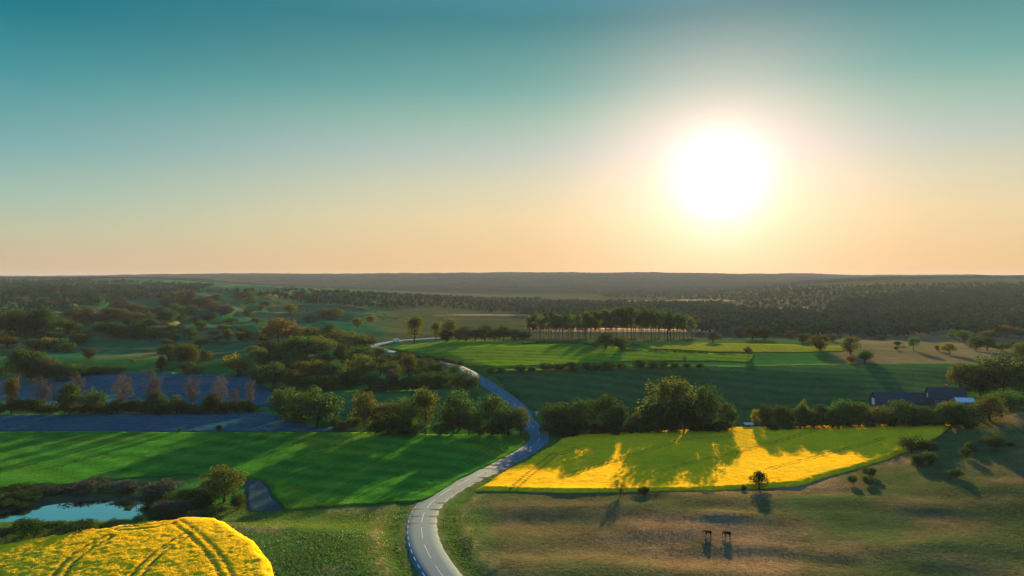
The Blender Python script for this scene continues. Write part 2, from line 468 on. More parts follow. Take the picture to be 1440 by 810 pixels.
def field(name, px, step, height, colour, mat, label=None, cat=None, kind='structure', rough=0.03, tracks=(), track_col=(0.05, 0.06, 0.02), track_depth=0.26, wob=0.5, stepy=None, track_gap=0.95):
    P = resample(np.vstack([ats(px), [at(*px[0])]]), max(step * 2, 3.0))[:-1]
    P = P + wob * np.column_stack([vn(P[:, 0] / 6, P[:, 1] / 6, 71), vn(P[:, 0] / 6, P[:, 1] / 6, 72)])
    sy = stepy or step
    xs = np.arange(P[:, 0].min() - step, P[:, 0].max() + 2 * step, step); ys = np.arange(P[:, 1].min() - sy, P[:, 1].max() + 2 * sy, sy)
    X, Y = np.meshgrid(xs, ys)
    cin = inside(0.25 * (X[:-1, :-1] + X[1:, :-1] + X[:-1, 1:] + X[1:, 1:]), 0.25 * (Y[:-1, :-1] + Y[1:, :-1] + Y[:-1, 1:] + Y[1:, 1:]), P)
    cnt = np.zeros(X.shape, int)
    for a in (0, 1):
        for b in (0, 1): cnt[a:a + cin.shape[0], b:b + cin.shape[1]] += cin
    bd = (cnt > 0) & (cnt < 4)
    X = X.copy(); Y = Y.copy()
    X[bd], Y[bd] = snap(X[bd], Y[bd], P)
    ex, ey = snap(X.ravel(), Y.ravel(), P) if height > 0.8 else (None, None)
    if ex is not None:
        ed_ = np.hypot(X.ravel() - ex, Y.ravel() - ey).reshape(X.shape) + 0.5 * vn(X / 1.5, Y / 1.5, 73)
        Z = H(X, Y) + height * (0.3 + 0.7 * ss(0.0, 1.8, ed_))
    else:
        Z = H(X, Y) + height
    c = colour(X, Y) if callable(colour) else np.broadcast_to(np.array(colour), X.shape + (3,)).copy()
    Z = Z + rough * (2 * rng.random(X.shape) - 1) + rough * 0.4 * vn(X / 2.2, Y / 2.2, 77)
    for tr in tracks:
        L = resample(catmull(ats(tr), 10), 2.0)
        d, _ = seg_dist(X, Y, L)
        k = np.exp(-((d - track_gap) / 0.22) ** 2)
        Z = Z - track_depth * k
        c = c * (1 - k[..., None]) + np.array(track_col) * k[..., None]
    keep = cnt > 0
    idx = -np.ones(X.shape, int); idx[keep] = np.arange(keep.sum())
    jj, ii_ = np.nonzero(cin)
    Qd = np.stack([idx[jj, ii_], idx[jj, ii_ + 1], idx[jj + 1, ii_ + 1], idx[jj + 1, ii_]], -1)
    V = np.column_stack([X[keep], Y[keep], Z[keep]]); cc = c[keep]
    # skirt down to the soil along the edge
    E = np.concatenate([Qd[:, [0, 1]], Qd[:, [1, 2]], Qd[:, [2, 3]], Qd[:, [3, 0]]])
    key = np.sort(E, 1); kk = key[:, 0] * (len(V) + 1) + key[:, 1]
    u, inv, n_ = np.unique(kk, return_inverse=True, return_counts=True)
    B = E[n_[inv] == 1]
    bv = np.unique(B); low = {}
    off = len(V)
    Vb = V[bv].copy(); Vb[:, 2] = H(Vb[:, 0], Vb[:, 1]) - 0.15
    mp = -np.ones(len(V), int); mp[bv] = off + np.arange(len(bv))
    Sk = np.stack([B[:, 1], B[:, 0], mp[B[:, 0]], mp[B[:, 1]]], -1)
    me = mk_mesh(name, np.vstack([V, Vb]), np.vstack([Qd, Sk]), True, np.vstack([cc, cc[mp[bv] - off >= 0] if False else cc[bv] * 0.8]))
    o = link(name, me, mat)
    tag(o, label, cat, kind=kind)
    return o, P

def crop_col(base, dry, s):
    def f(X, Y):
        n = fbm(X / 30, Y / 22, s, 3); c = np.zeros(X.shape + (3,)); c[:] = base
        c = lerp3(c, dry, ss(0.0, 0.6, n) * 0.7)
        # drilling rows, a slight change of tone from pass to pass
        r = np.sin((0.35 * X + 0.94 * Y) / 1.9 + 1.2 * vn(X / 20, Y / 20, s + 1))
        return c * (1 + 0.16 * r[..., None]) * (0.88 + 0.24 * rng.random(X.shape))[..., None]
    return f

def soil_col(X, Y):
    n = fbm(X / 35, Y / 20, 97, 3); c = np.zeros(X.shape + (3,)); c[:] = (0.024, 0.095, 0.12)
    c = lerp3(c, (0.05, 0.11, 0.115), ss(0.0, 0.6, n) * 0.8)
    r = np.sin((0.12 * X + 0.99 * Y) / 0.75 + 0.8 * vn(X / 25, Y / 25, 98))
    return c * (0.82 + 0.08 * r[..., None]) * (0.8 + 0.4 * rng.random(X.shape))[..., None]

def rape_col(X, Y):
    n = fbm(X / 18, Y / 12, 81, 3); c = np.zeros(X.shape + (3,)); c[:] = (0.69, 0.40, 0.010)
    c = lerp3(c, (0.48, 0.35, 0.015), ss(0.05, 0.6, n) * 0.6)
    return c * (0.86 + 0.28 * rng.random(X.shape))[..., None]

_, RAPE = field('rapeseed_field', [(668, 692), (700, 671), (742, 648), (790, 618), (815, 613), (880, 610), (960, 606), (1040, 602), (1150, 600), (1250, 599), (1338, 598), (1325, 610), (1268, 638), (1200, 661), (1130, 682), (1085, 687), (1000, 690), (900, 692), (800, 694)], 0.7, 1.0, rape_col, M['rape'],
      'wide yellow rapeseed field sloping from the hedgerow to the pasture', 'field', kind='stuff', rough=0.10,
      tracks=[[(722, 691), (748, 668), (770, 650), (781, 641)], [(738, 643), (781, 642), (810, 634)], [(800, 672), (850, 656), (895, 642), (960, 622), (1030, 617)], [(925, 668), (990, 650), (1060, 634), (1150, 606)], [(1080, 664), (1170, 640), (1240, 620)]])
_, KNOLL = field('rapeseed_field', [(-150, 800), (-60, 785), (10, 768), (60, 759), (150, 745), (245, 735), (288, 732), (318, 740), (345, 757), (362, 775), (380, 798), (398, 830), (380, 870), (60, 880), (-150, 880)], 0.45, 1.0, rape_col, M['rape'],
      'yellow rapeseed knoll with wheel tracks beside the pond', 'field', kind='stuff', rough=0.09,
      tracks=[[(250, 740), (280, 764), (303, 790), (318, 815), (330, 850)], [(262, 758), (235, 775), (210, 795), (190, 820)], [(150, 762), (118, 780), (95, 800), (75, 830)], [(170, 750), (215, 746), (250, 738)]])
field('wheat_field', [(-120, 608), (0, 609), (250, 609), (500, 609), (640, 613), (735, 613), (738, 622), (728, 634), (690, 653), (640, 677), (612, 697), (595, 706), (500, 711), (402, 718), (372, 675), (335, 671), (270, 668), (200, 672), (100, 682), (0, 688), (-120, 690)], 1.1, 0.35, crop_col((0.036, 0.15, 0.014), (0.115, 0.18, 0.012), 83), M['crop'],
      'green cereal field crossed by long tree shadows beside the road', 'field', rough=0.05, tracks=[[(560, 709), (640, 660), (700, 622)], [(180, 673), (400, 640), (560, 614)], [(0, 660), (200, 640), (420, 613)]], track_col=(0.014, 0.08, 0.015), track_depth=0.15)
field('ploughed_field', [(-150, 583), (0, 584), (120, 583), (250, 581), (375, 579), (400, 590), (450, 600), (505, 607), (250, 607), (0, 607), (-150, 606)], 1.0, 0.3, soil_col, M['soil'],
      'bare grey ploughed strip in front of the low hedge', 'field', rough=0.16)
field('ploughed_field', [(-100, 529), (0, 531), (60, 528), (120, 523), (200, 524), (350, 529), (372, 541), (390, 556), (392, 572), (250, 570), (0, 572), (-100, 572)], 1.1, 0.4, soil_col, M['soil'],
      'bare grey ploughed field seen through the thin trees', 'field', rough=0.2)
field('ploughed_plot', [(343, 677), (370, 676), (399, 717), (350, 721)], 0.8, 0.12, (0.03, 0.06, 0.075), M['soil'],
      'small dark square plot beside the big pond tree', 'field', rough=0.04)
field('green_field', [(548, 490), (565, 486), (620, 481), (680, 479.5), (735, 479), (760, 484), (810, 483), (850, 487), (900, 493), (1000, 497.5), (1062, 498), (1055, 510), (1000, 508), (900, 508), (830, 511), (760, 514), (700, 517), (655, 515), (620, 503), (585, 496)], 1.6, 0.35, crop_col((0.09, 0.175, 0.012), (0.14, 0.19, 0.018), 85), M['crop'],
      'bright green crop field on the sunlit mound', 'field', rough=0.06, tracks=[[(640, 510), (760, 500), (900, 499)], [(600, 496), (720, 490), (860, 493)]], track_col=(0.05, 0.09, 0.015), track_depth=0.2)
field('green_field', [(884, 481), (1000, 483), (1100, 485), (1186, 488), (1189, 494), (1130, 496), (1062, 496), (1000, 495), (915, 491)], 2.0, 0.35, crop_col((0.14, 0.17, 0.014), (0.24, 0.20, 0.02), 87), M['crop'],
      'narrow yellowish green crop strip behind the field hedge', 'field', rough=0.06)
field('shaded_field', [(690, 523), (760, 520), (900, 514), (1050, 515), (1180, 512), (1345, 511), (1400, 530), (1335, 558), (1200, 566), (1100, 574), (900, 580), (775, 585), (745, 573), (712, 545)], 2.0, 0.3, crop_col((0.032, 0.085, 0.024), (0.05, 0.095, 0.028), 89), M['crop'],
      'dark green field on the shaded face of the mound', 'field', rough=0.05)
field('meadow', [(455, 551), (560, 550), (640, 545), (680, 556), (690, 580), (560, 585), (470, 585)], 2.0, 0.2, crop_col((0.018, 0.105, 0.03), (0.025, 0.105, 0.03), 91), M['crop'],
      'small green meadow between the thicket and roadside trees', 'field', rough=0.04)
for pxs, colr, lab in (
    ([(600, 444), (660, 442), (740, 442.5), (742, 444.5), (650, 445)], (0.17, 0.13, 0.075), 'pale stubble strip beyond the tall thin tree'),
    ([(738, 461), (850, 462), (1000, 464), (1012, 468), (850, 468), (738, 467)], (0.30, 0.20, 0.12), 'pale stubble strip shining behind the bare stems of the grove'),
    ([(1070, 433), (1150, 432.5), (1160, 437), (1080, 438)], (0.28, 0.20, 0.12), 'pale strip of stubble under the wooded hill'),
    ([(860, 424.5), (960, 421), (1010, 420), (1040, 423), (960, 425.5)], (0.30, 0.22, 0.12), 'thin pale field strip across the far valley'),
    ([(180, 426.5), (240, 422), (245, 424), (200, 428.5)], (0.10, 0.17, 0.03), 'thin light green pasture strip among the far hills')):
    field('stubble_field', pxs, 6.0, 0.3, colr, M['crop'], lab, 'field', rough=0.05, wob=2.0, stepy=10.0)

# ---------------------------------------------------------------- road
def asphalt():
    m, t = newmat('asphalt')
    p = t.n('ShaderNodeNewGeometry').outputs['Position']
    f = t.noise(p, 0.35, 5, 0.7); g = t.noise(p, 6, 2)
    c = t.mix(f, (0.026, 0.12, 0.175), (0.045, 0.15, 0.21))
    c = t.mix(0.25, c, t.ramp(g, [(0.3, (0.05, 0.05, 0.05)), (0.7, (0.10, 0.11, 0.12))]))
    b = t.n('ShaderNodeBsdfPrincipled'); t.l(c, b.inputs['Base Color']); b.inputs['Roughness'].default_value = 0.85
    b.inputs['Specular IOR Level'].default_value = 0.08
    o = t.n('ShaderNodeOutputMaterial'); t.l(b.outputs[0], o.inputs['Surface'])
    return m
M['asphalt'] = asphalt(); M['paint'] = plain('road_paint', (0.32, 0.37, 0.40), 0.8, 0.1, var=0.2, scale=3)
rt = np.gradient(ROAD, axis=0); rt /= np.linalg.norm(rt, axis=1)[:, None]
rn = np.column_stack([-rt[:, 1], rt[:, 0]])
RW = 3.35
def ribbon(offs, dz, sel=None):
    """offs: lateral offsets, dz: heights; faces along the road"""
    n = len(ROAD); m = len(offs)
    V = np.zeros((n, m, 3))
    for k, (o_, z_) in enumerate(zip(offs, dz)):
        V[:, k, :2] = ROAD + rn * o_; V[:, k, 2] = rz + 0.05 + z_
    idd = np.arange(n * m).reshape(n, m)
    q = np.stack([idd[:-1, :-1], idd[:-1, 1:], idd[1:, 1:], idd[1:, :-1]], -1)
    if sel is not None: q = q[sel[:-1]]
    return V.reshape(-1, 3), q.reshape(-1, 4)
V, Q = ribbon([-RW - .5, -RW, -RW / 2, 0, RW / 2, RW, RW + .5], [-.35, 0, .03, .06, .03, 0, -.35])
road = tag(link('road', mk_mesh('road', V, Q[:, ::-1]), M['asphalt']), 'winding grey country road with dashed white centre line', 'road', kind='structure')
sel = (np.arange(len(ROAD)) % 6) < 4
V, Q = ribbon([-.08, .08], [.068, .068], sel)
link('centre_line', mk_mesh('centre_line', V, Q[:, ::-1]), M['paint'], road)
sel = (np.arange(len(ROAD)) % 2) < 1
for s in (-1, 1):
    a, b = sorted((s * (RW - .30), s * (RW - .19)))
    V, Q = ribbon([a, b], [.016, .012] if s > 0 else [.012, .016], sel)
    link('edge_line', mk_mesh('edge_line', V, Q[:, ::-1]), M['paint'], road)

# ---------------------------------------------------------------- pond
def watermat():
    m, t = newmat('pond_water')
    b = t.n('ShaderNodeBsdfPrincipled'); b.inputs['Base Color'].default_value = (0.95, 1.0, 1.0, 1); b.inputs['Metallic'].default_value = 1.0
    b.inputs['Roughness'].default_value = 0.03; b.inputs['IOR'].default_value = 1.33; b.inputs['Specular IOR Level'].default_value = 0.9
    p = t.n('ShaderNodeNewGeometry').outputs['Position']
    t.l(t.bump(t.noise(p, 0.9, 2), 0.05, 0.05), b.inputs['Normal'])
    o = t.n('ShaderNodeOutputMaterial'); t.l(b.outputs[0], o.inputs['Surface']); return m
M['water'] = watermat()
WZ = -0.75 + float(np.median(H(np.array([-101., -114, -130]), np.array([165., 193, 190]))))
WZ = float(np.median(H(np.array([-107., -126, -95.5]), np.array([179.5, 175, 180])))) + 0.95
me = mk_mesh('pond_water', [(-190, 160, WZ), (-76, 160, WZ), (-76, 196, WZ), (-190, 196, WZ)], [(0, 1, 2, 3)])
# keep only the sheet around the basin
gx2 = np.arange(-185, -78, 1.5); gy2 = np.arange(163, 195, 1.5)
X, Y = np.meshgrid(gx2, gy2)
ok = (H(X, Y) < WZ + 0.35) & (np.hypot((X + 122) / 48, (Y - 178) / 15) < 1)
cin = ok[:-1, :-1] | ok[1:, :-1] | ok[:-1, 1:] | ok[1:, 1:]
ids = np.arange(X.size).reshape(X.shape); jj, ii_ = np.nonzero(cin)
Qw = np.stack([ids[jj, ii_], ids[jj, ii_ + 1], ids[jj + 1, ii_ + 1], ids[jj + 1, ii_]], -1)
used = np.unique(Qw); mp = -np.ones(X.size, int); mp[used] = np.arange(len(used))
Vw = np.column_stack([X.ravel(), Y.ravel(), np.full(X.size, WZ)])[used]
bpy.data.meshes.remove(me)
tag(link('pond_water', mk_mesh('pond_water', Vw, mp[Qw]), M['water']), 'still pond mirroring the sky among dark shrubs', 'pond', kind='structure')

# ---------------------------------------------------------------- plants: meshes
def leaf_quads(C, N, size, r):
    """one small rhomb per point: C centres, N outward normals"""
    n = len(C)
    N = N + 0.75 * r.normal(size=(n, 3)); N /= np.linalg.norm(N, axis=1)[:, None] + 1e-9
    A = np.cross(N, r.normal(size=(n, 3))); A /= np.linalg.norm(A, axis=1)[:, None] + 1e-9
    B = np.cross(N, A)
    s = (size * (0.6 + 0.8 * r.random(n)))[:, None]
    k = (0.55 + 0.35 * r.random(n))[:, None]
    V = np.stack([C - A * s, C - B * s * k, C + A * s, C + B * s * k], 1).reshape(-1, 3)
    return V, np.arange(4 * n).reshape(n, 4)

def crown_mesh(name, seed, base=0.15, n=3400, leaf=0.021, lobes=26, sparse=False, shape='round'):
    r = np.random.default_rng(seed)
    cz = (1 + base) / 2; hz = (1 - base) / 2
    L = []
    for i in range(lobes):
        for _ in range(60):
            p = r.uniform(-1, 1, 3); q = np.linalg.norm(p)
            if 0.35 < q < 1: break
        if shape == 'conic': p[:2] *= max(0.15, 0.62 - 0.55 * p[2])
        elif shape == 'dome': p[2] = p[2] * 0.9; p[:2] *= (1.1 if p[2] < 0.2 else 0.9)
        elif shape == 'tall': p[:2] *= 0.85 * (1.0 if p[2] < 0.3 else 0.75)
        rad = r.uniform(0.2, 0.40) * (0.75 if sparse else 1.0)
        L.append((p * (1 - rad * 0.85), rad))
    if shape != 'conic' and not sparse: L.append((np.array([0, 0, -0.05]), 0.62))
    wts = np.array([q[1] ** 2 for q in L]); wts /= wts.sum()
    pick = r.choice(len(L), n, p=wts)
    D = r.normal(size=(n, 3)); D /= np.linalg.norm(D, axis=1)[:, None]
    rr = np.where(r.random(n) < 0.75, r.uniform(0.82, 1.06, n), r.uniform(0.3, 0.85, n))
    Cn = np.array([L[k][0] for k in pick]); Rd = np.array([L[k][1] for k in pick])
    P = Cn + D * (rr * Rd)[:, None]
    N = D + 0.5 * P
    P = P * np.array([0.5, 0.5, hz]) + np.array([0, 0, cz])
    if shape == 'dome': P[:, 2] = np.maximum(P[:, 2], 0.01 + 0.02 * r.random(n))
    V, Qd = leaf_quads(P, N, leaf, r)
    return mk_mesh(name, V, Qd, False), [tuple(l[0] * np.array([0.5, 0.5, hz]) + np.array([0, 0, cz])) for l in L]

def trunk_mesh(name, lobes, seed, r0=0.022, top=0.8, nl=7, twigs=0):
    r = random.Random(seed); b = MB()
    lean = [(0, 0, -0.03)] + [(r.uniform(-.015, .015) * k, r.uniform(-.015, .015) * k, top * k / 4) for k in range(1, 5)]
    b.tube(lean, [r0 * 1.5, r0 * 1.05, r0 * 0.8, r0 * 0.55, r0 * 0.15], 8)
    for q in r.sample(lobes, min(nl, len(lobes))):
        z0 = min(top * 0.8, max(0.1, q[2] - 0.22 - 0.3 * math.hypot(q[0], q[1])))
        k = r0 * 0.5 * (1 - 0.5 * z0)
        m = (q[0] * 0.45, q[1] * 0.45, z0 + (q[2] - z0) * 0.6)
        b.tube([(0, 0, z0), m, q], [k, k * 0.7, k * 0.2], 5)
        for _ in range(twigs):
            e = (q[0] + r.uniform(-.13, .13), q[1] + r.uniform(-.13, .13), q[2] + r.uniform(-.06, .12))
            b.tube([m, e], [k * 0.4, k * 0.1], 4, False)
    return b.mesh(name, True)

KINDS = {}
def kind(key, name, cat, variants, leaf_default, twigs=0, **kw):
    out = []
    for v in variants:
        cm, lb = crown_mesh('crown_' + key, v, **{k: kw[k] for k in kw if k in ('base', 'n', 'leaf', 'lobes', 'sparse', 'shape')})
        cm.materials.append(M[leaf_default])
        tm = trunk_mesh('trunk_' + key, lb, v, kw.get('r0', 0.022), kw.get('top', 0.8), kw.get('nl', 7), twigs)
        tm.materials.append(M['bark'])
        out.append((cm, tm))
    KINDS[key] = (name, cat, out)
kind('round', 'broadleaf_tree', 'tree', (1, 2, 3, 4, 5), 'mid', base=0.06, n=4200, leaf=0.019, lobes=30)
kind('tall', 'tall_tree', 'tree', (11, 12, 13), 'mid', base=0.1, n=3400, leaf=0.018, lobes=26, shape='tall')
kind('airy', 'thin_tree', 'tree', (21, 22, 23), 'red', base=0.22, n=1500, leaf=0.015, lobes=34, sparse=True, nl=22, twigs=4, r0=0.016)
kind('pole', 'poplar_tree', 'tree', (31, 32, 33, 34), 'olive', base=0.26, n=1500, leaf=0.02, lobes=16, sparse=True, shape='tall', r0=0.013, top=0.95, nl=9)
kind('conic', 'conifer_tree', 'tree', (41, 42), 'dark', base=0.06, n=2800, leaf=0.02, lobes=34, shape='conic', top=0.95, nl=10)
kind('bush', 'shrub', 'shrub', (51, 52, 53, 54), 'mid', base=0.0, n=2600, leaf=0.026, lobes=22, shape='dome', top=0.5, r0=0.02)
kind('lone', 'broadleaf_tree', 'tree', (61, 62), 'olive', base=0.22, n=3000, leaf=0.02, lobes=24)

PROTO = {}
N_TREES = 0
def T(px, py, h, w, key, mat, label, group=None, z=None):
    """plant one tree or shrub whose foot is seen at (px, py), h and w in photo pixels"""
    global N_TREES
    x, y = at(px, py)
    kw_, kh_ = {'round': (1.38, 1.08), 'tall': (1.25, 1.05), 'bush': (1.15, 1.1)}.get(key, (1.1, 1.0))
    return plant(x, y, h * kh_ * y / F, w * kw_ * y / F, key, mat, label, group, z)
def plant(x, y, hm, wm, key, mat, label, group=None, z=None):
    global N_TREES
    name, cat, var = KINDS[key]
    vi = (N_TREES * 7 + int(abs(x) * 3)) % len(var)
    z = float(H(x, y)) if z is None else z
    o = empty(name, (x, y, z - 0.05), random.uniform(0, 6.28), (wm, wm, hm))
    if (key, vi) not in PROTO:
        c = link('crown', var[vi][0], None, o); tr = link('trunk', var[vi][1], None, o)
        PROTO[(key, vi)] = (c, tr)
    else:
        c = PROTO[(key, vi)][0].copy(); tr = PROTO[(key, vi)][1].copy()
        COL.objects.link(c); COL.objects.link(tr); c.parent = o; tr.parent = o
    c.material_slots[0].link = 'OBJECT'; c.material_slots[0].material = M[mat]
    tag(o, label, cat, group)
    N_TREES += 1
    return o

exec_rows = []
# --- single trees and shrubs of the near ground
T(315, 706, 50, 54, 'round', 'olive', 'big spreading olive tree at the end of the pond')
T(336, 716, 26, 24, 'bush', 'mid', 'small green bush tucked under the big pond tree')
G = 'trees on the edge of the pasture'
T(873, 696, 23, 24, 'airy', 'olive', 'little open-crowned tree on the pasture edge below the rapeseed', G)
T(905, 695, 12, 17, 'bush', 'dark', 'low dark shrub next to the little open-crowned tree', G)
T(1068, 688, 29, 36, 'conic', 'dark', 'dark pointed tree at the lower corner of the rapeseed field', G)
T(1046, 690, 8, 10, 'bush', 'dark', 'tiny scrub at the foot of the dark pointed tree', G)
G = 'shrubs on the pasture slope'
T(1199, 681, 13, 15, 'bush', 'dark', 'smallest shrub of the trio below the rapeseed edge', G)
T(1223, 670, 14, 21, 'bush', 'dark', 'upper shrub of the trio below the rapeseed edge', G)
T(1221, 682, 13, 18, 'bush', 'dark', 'lower shrub of the trio, directly under another one', G)
T(1282, 640, 28, 30, 'round', 'mid', 'biggest crown of the clump at the rapeseed corner', G)
T(1304, 640, 22, 24, 'round', 'mid', 'broad shrub behind the clump at the rapeseed corner', G)
T(1291, 655, 17, 20, 'bush', 'dark', 'low dark shrub at the foot of the corner clump', G)
T(1307, 654, 21, 22, 'bush', 'mid', 'round bush in front of the corner clump', G)
T(1345, 672, 14, 24, 'bush', 'dark', 'lone dark bush lowest on the pasture slope', G)
T(1358, 644, 15, 16, 'bush', 'dark', 'small bush below its twin in the middle of the slope', G)
T(1364, 635, 14, 20, 'bush', 'dark', 'upper one of the two bushes in the middle of the slope', G)
T(1398, 634, 23, 26, 'round', 'dark', 'tall round bush highest on the pasture slope', G)
T(1381, 624, 5, 7, 'bush', 'dark', 'tiny bush beside the tall round one on the slope', G)
T(1420, 628, 7, 12, 'bush', 'dark', 'flat low scrub beyond the tall round bush', G)
G = 'shrubs around the pond'
T(224, 697, 23, 58, 'bush', 'grey', 'large grey dome-shaped shrub on the far pond bank', G)
T(128, 688, 13, 70, 'bush', 'grey', 'wide grey-green shrub midway along the far pond bank', G)
T(180, 690, 14, 46, 'bush', 'grey', 'low grey shrub between two larger ones on the far bank', G)
for x_, y_, h_, w_px, mt in ((40, 699, 9, 46, 'mid'), (95, 689, 8, 40, 'dark'), (60, 692, 8, 44, 'grey'), (15, 702, 8, 44, 'dark'), (152, 689, 8, 36, 'dark'), (5, 712, 9, 30, 'dark'), (30, 713, 7, 30, 'dark'), (-15, 708, 14, 40, 'mid'), (46, 704, 6, 22, 'dark'), (75, 694, 6, 30, 'dark'), (20, 690, 8, 50, 'mid'), (60, 688, 7, 50, 'dark')):
    T(x_, y_, h_, w_px, 'bush', mt, 'low dark scrub lining the marshy far end of the pond', 'scrub at the marshy end of the pond')
T(214, 715, 18, 34, 'bush', 'dark', 'dark shrub overhanging the corner of the pond', G)
T(232, 722, 18, 32, 'bush', 'grey', 'grey-tipped shrub at the end of the pond', G)
T(252, 722, 19, 34, 'bush', 'grey', 'tall grey-brown shrub between the pond and the big tree', G)
for x_, y_, h_, w_px, mt in ((216, 729, 9, 30, 'dark'), (240, 730, 10, 40, 'dark'), (268, 720, 17, 34, 'mid'), (285, 716, 22, 36, 'dark'), (262, 704, 16, 40, 'dark'), (290, 700, 18, 38, 'mid'), (300, 722, 11, 40, 'dark'), (275, 728, 8, 30, 'mid')):
    T(x_, y_, h_, w_px, 'bush', mt, 'dark shrub in the thicket joining pond and big tree', 'thicket beside the big pond tree')
T(38, 753, 22, 60, 'bush', 'dark', 'large rounded bush on the near pond bank', G)
T(82, 748, 16, 34, 'bush', 'dark', 'middle bush of three on the near pond bank', G)
T(112, 747, 13, 56, 'bush', 'mid', 'long low bush of three on the near pond bank', G)
T(0, 757, 17, 30, 'bush', 'grey', 'brownish reed clump beside the large rounded bush', G)
T(160, 738, 5, 40, 'bush', 'dark', 'flat fringe of sedge where pond and rapeseed meet', G)
T(196, 733, 7, 26, 'bush', 'dark', 'short reed tuft at the pond corner under the rapeseed', G)
xi, yi = at(180, 722)
plant(xi, yi, 1.3, 2.6, 'bush', 'dark', 'tiny islet of reeds out on the pond water', G, z=WZ)

# --- hedgerow of thin and dark trees between the ploughed fields
G = 'hedgerow between the ploughed fields'
SH = 'dark low shrub in the hedge between the ploughed fields'
TH = [(16, 583, 56, 24, 'tall', 'olive', 'slim olive tree rising above the hedge at its far end'),
      (58, 577, 50, 30, 'airy', 'red', 'thin reddish tree after the slim olive one'),
      (107, 566, 46, 26, 'airy', 'red', 'faint reddish tree just behind the round dark crown'),
      (98, 583, 44, 32, 'round', 'dark', 'round dark crown standing out of the low hedge'),
      (133, 583, 38, 30, 'round', 'mid', 'mid green tree leaning on the round dark crown'),
      (173, 580, 60, 34, 'airy', 'grey', 'tall thin greenish tree alone in a hedge gap'),
      (213, 578, 66, 30, 'airy', 'red', 'tallest thin reddish tree over the ploughed field'),
      (219, 580, 30, 28, 'round', 'dark', 'pointed dark bush under the tallest reddish tree'),
      (248, 582, 26, 22, 'round', 'mid', 'compact round bush between two hedge gaps'),
      (272, 580, 60, 26, 'airy', 'red', 'ragged reddish tree with a broken crown'),
      (296, 581, 28, 22, 'round', 'dark', 'dark rounded bush beneath the ragged tree'),
      (310, 580, 58, 26, 'airy', 'grey', 'faint almost bare tree before the twin red ones'),
      (331, 580, 38, 17, 'airy', 'red', 'shorter one of the twin slim red trees'),
      (352, 580, 52, 17, 'airy', 'red', 'taller one of the twin slim red trees')]
for a in TH: T(*a, G)
for i in range(30):
    x_ = -10 + i * 12.6 + random.uniform(-4, 4)
    T(x_, 583 + random.uniform(-2, 1) - 0.004 * x_, random.uniform(10, 24), random.uniform(18, 30), 'bush', random.choice(['dark', 'dark', 'mid']), SH, G)
T(252, 606, 6, 6, 'bush', 'dark', 'tiny bush on the margin of cereal and ploughed land')
T(308, 606, 9, 9, 'bush', 'dark', 'small upright bush on the margin of cereal and ploughed land')

# --- round trees along the cereal field, from the ploughed strip to the road
G = 'round trees between the cereal field and the road'
for a in [(402, 592, 46, 46, 'round', 'mid', 'first round tree at the ploughed end of the roadside row'),
          (447, 600, 56, 56, 'round', 'mid', 'broad dark green dome next to the ploughed end of the row'),
          (425, 596, 48, 44, 'round', 'mid', 'crown wedged between the two domes by the ploughed strip'),
          (512, 608, 56, 40, 'round', 'olive', 'golden-edged round tree beginning the long roadside clump'),
          (545, 610, 48, 44, 'round', 'olive', 'lower olive crown after the golden-edged tree'),
          (571, 610, 50, 40, 'round', 'mid', 'brownish crown leaning against the tallest roadside tree'),
          (599, 611, 68, 46, 'tall', 'olive', 'tallest olive tree of the clump along the cereal field'),
          (645, 606, 56, 46, 'round', 'mid', 'pale-rimmed dome with a gap either side'),
          (638, 612, 36, 36, 'round', 'olive', 'low bush-like tree in front of the pale-rimmed dome'),
          (660, 612, 34, 30, 'round', 'mid', 'small crown filling the gap after the pale-rimmed dome'),
          (692, 612, 56, 48, 'round', 'mid', 'wide pale-topped tree just before the road bend'),
          (715, 613, 44, 40, 'round', 'dark', 'dark crown just behind the last tree at the bend'),
          (733, 612, 42, 26, 'tall', 'olive', 'last narrow tree where the road bends'),
          (653, 558, 38, 36, 'round', 'dark', 'dark tree standing alone beside the straight of the road')]: T(*a, G)
for x_, y_, h_, w_px in ((480, 606, 16, 30), (495, 608, 20, 24), (560, 612, 24, 40), (620, 613, 20, 34), (675, 614, 20, 34), (700, 614, 22, 30), (530, 612, 18, 34), (585, 612, 20, 30), (470, 603, 18, 22)):
    T(x_, y_, h_, w_px, 'bush', random.choice(['dark', 'mid']), 'low undergrowth shrub at the foot of the roadside clump', 'undergrowth at the foot of the roadside clump')

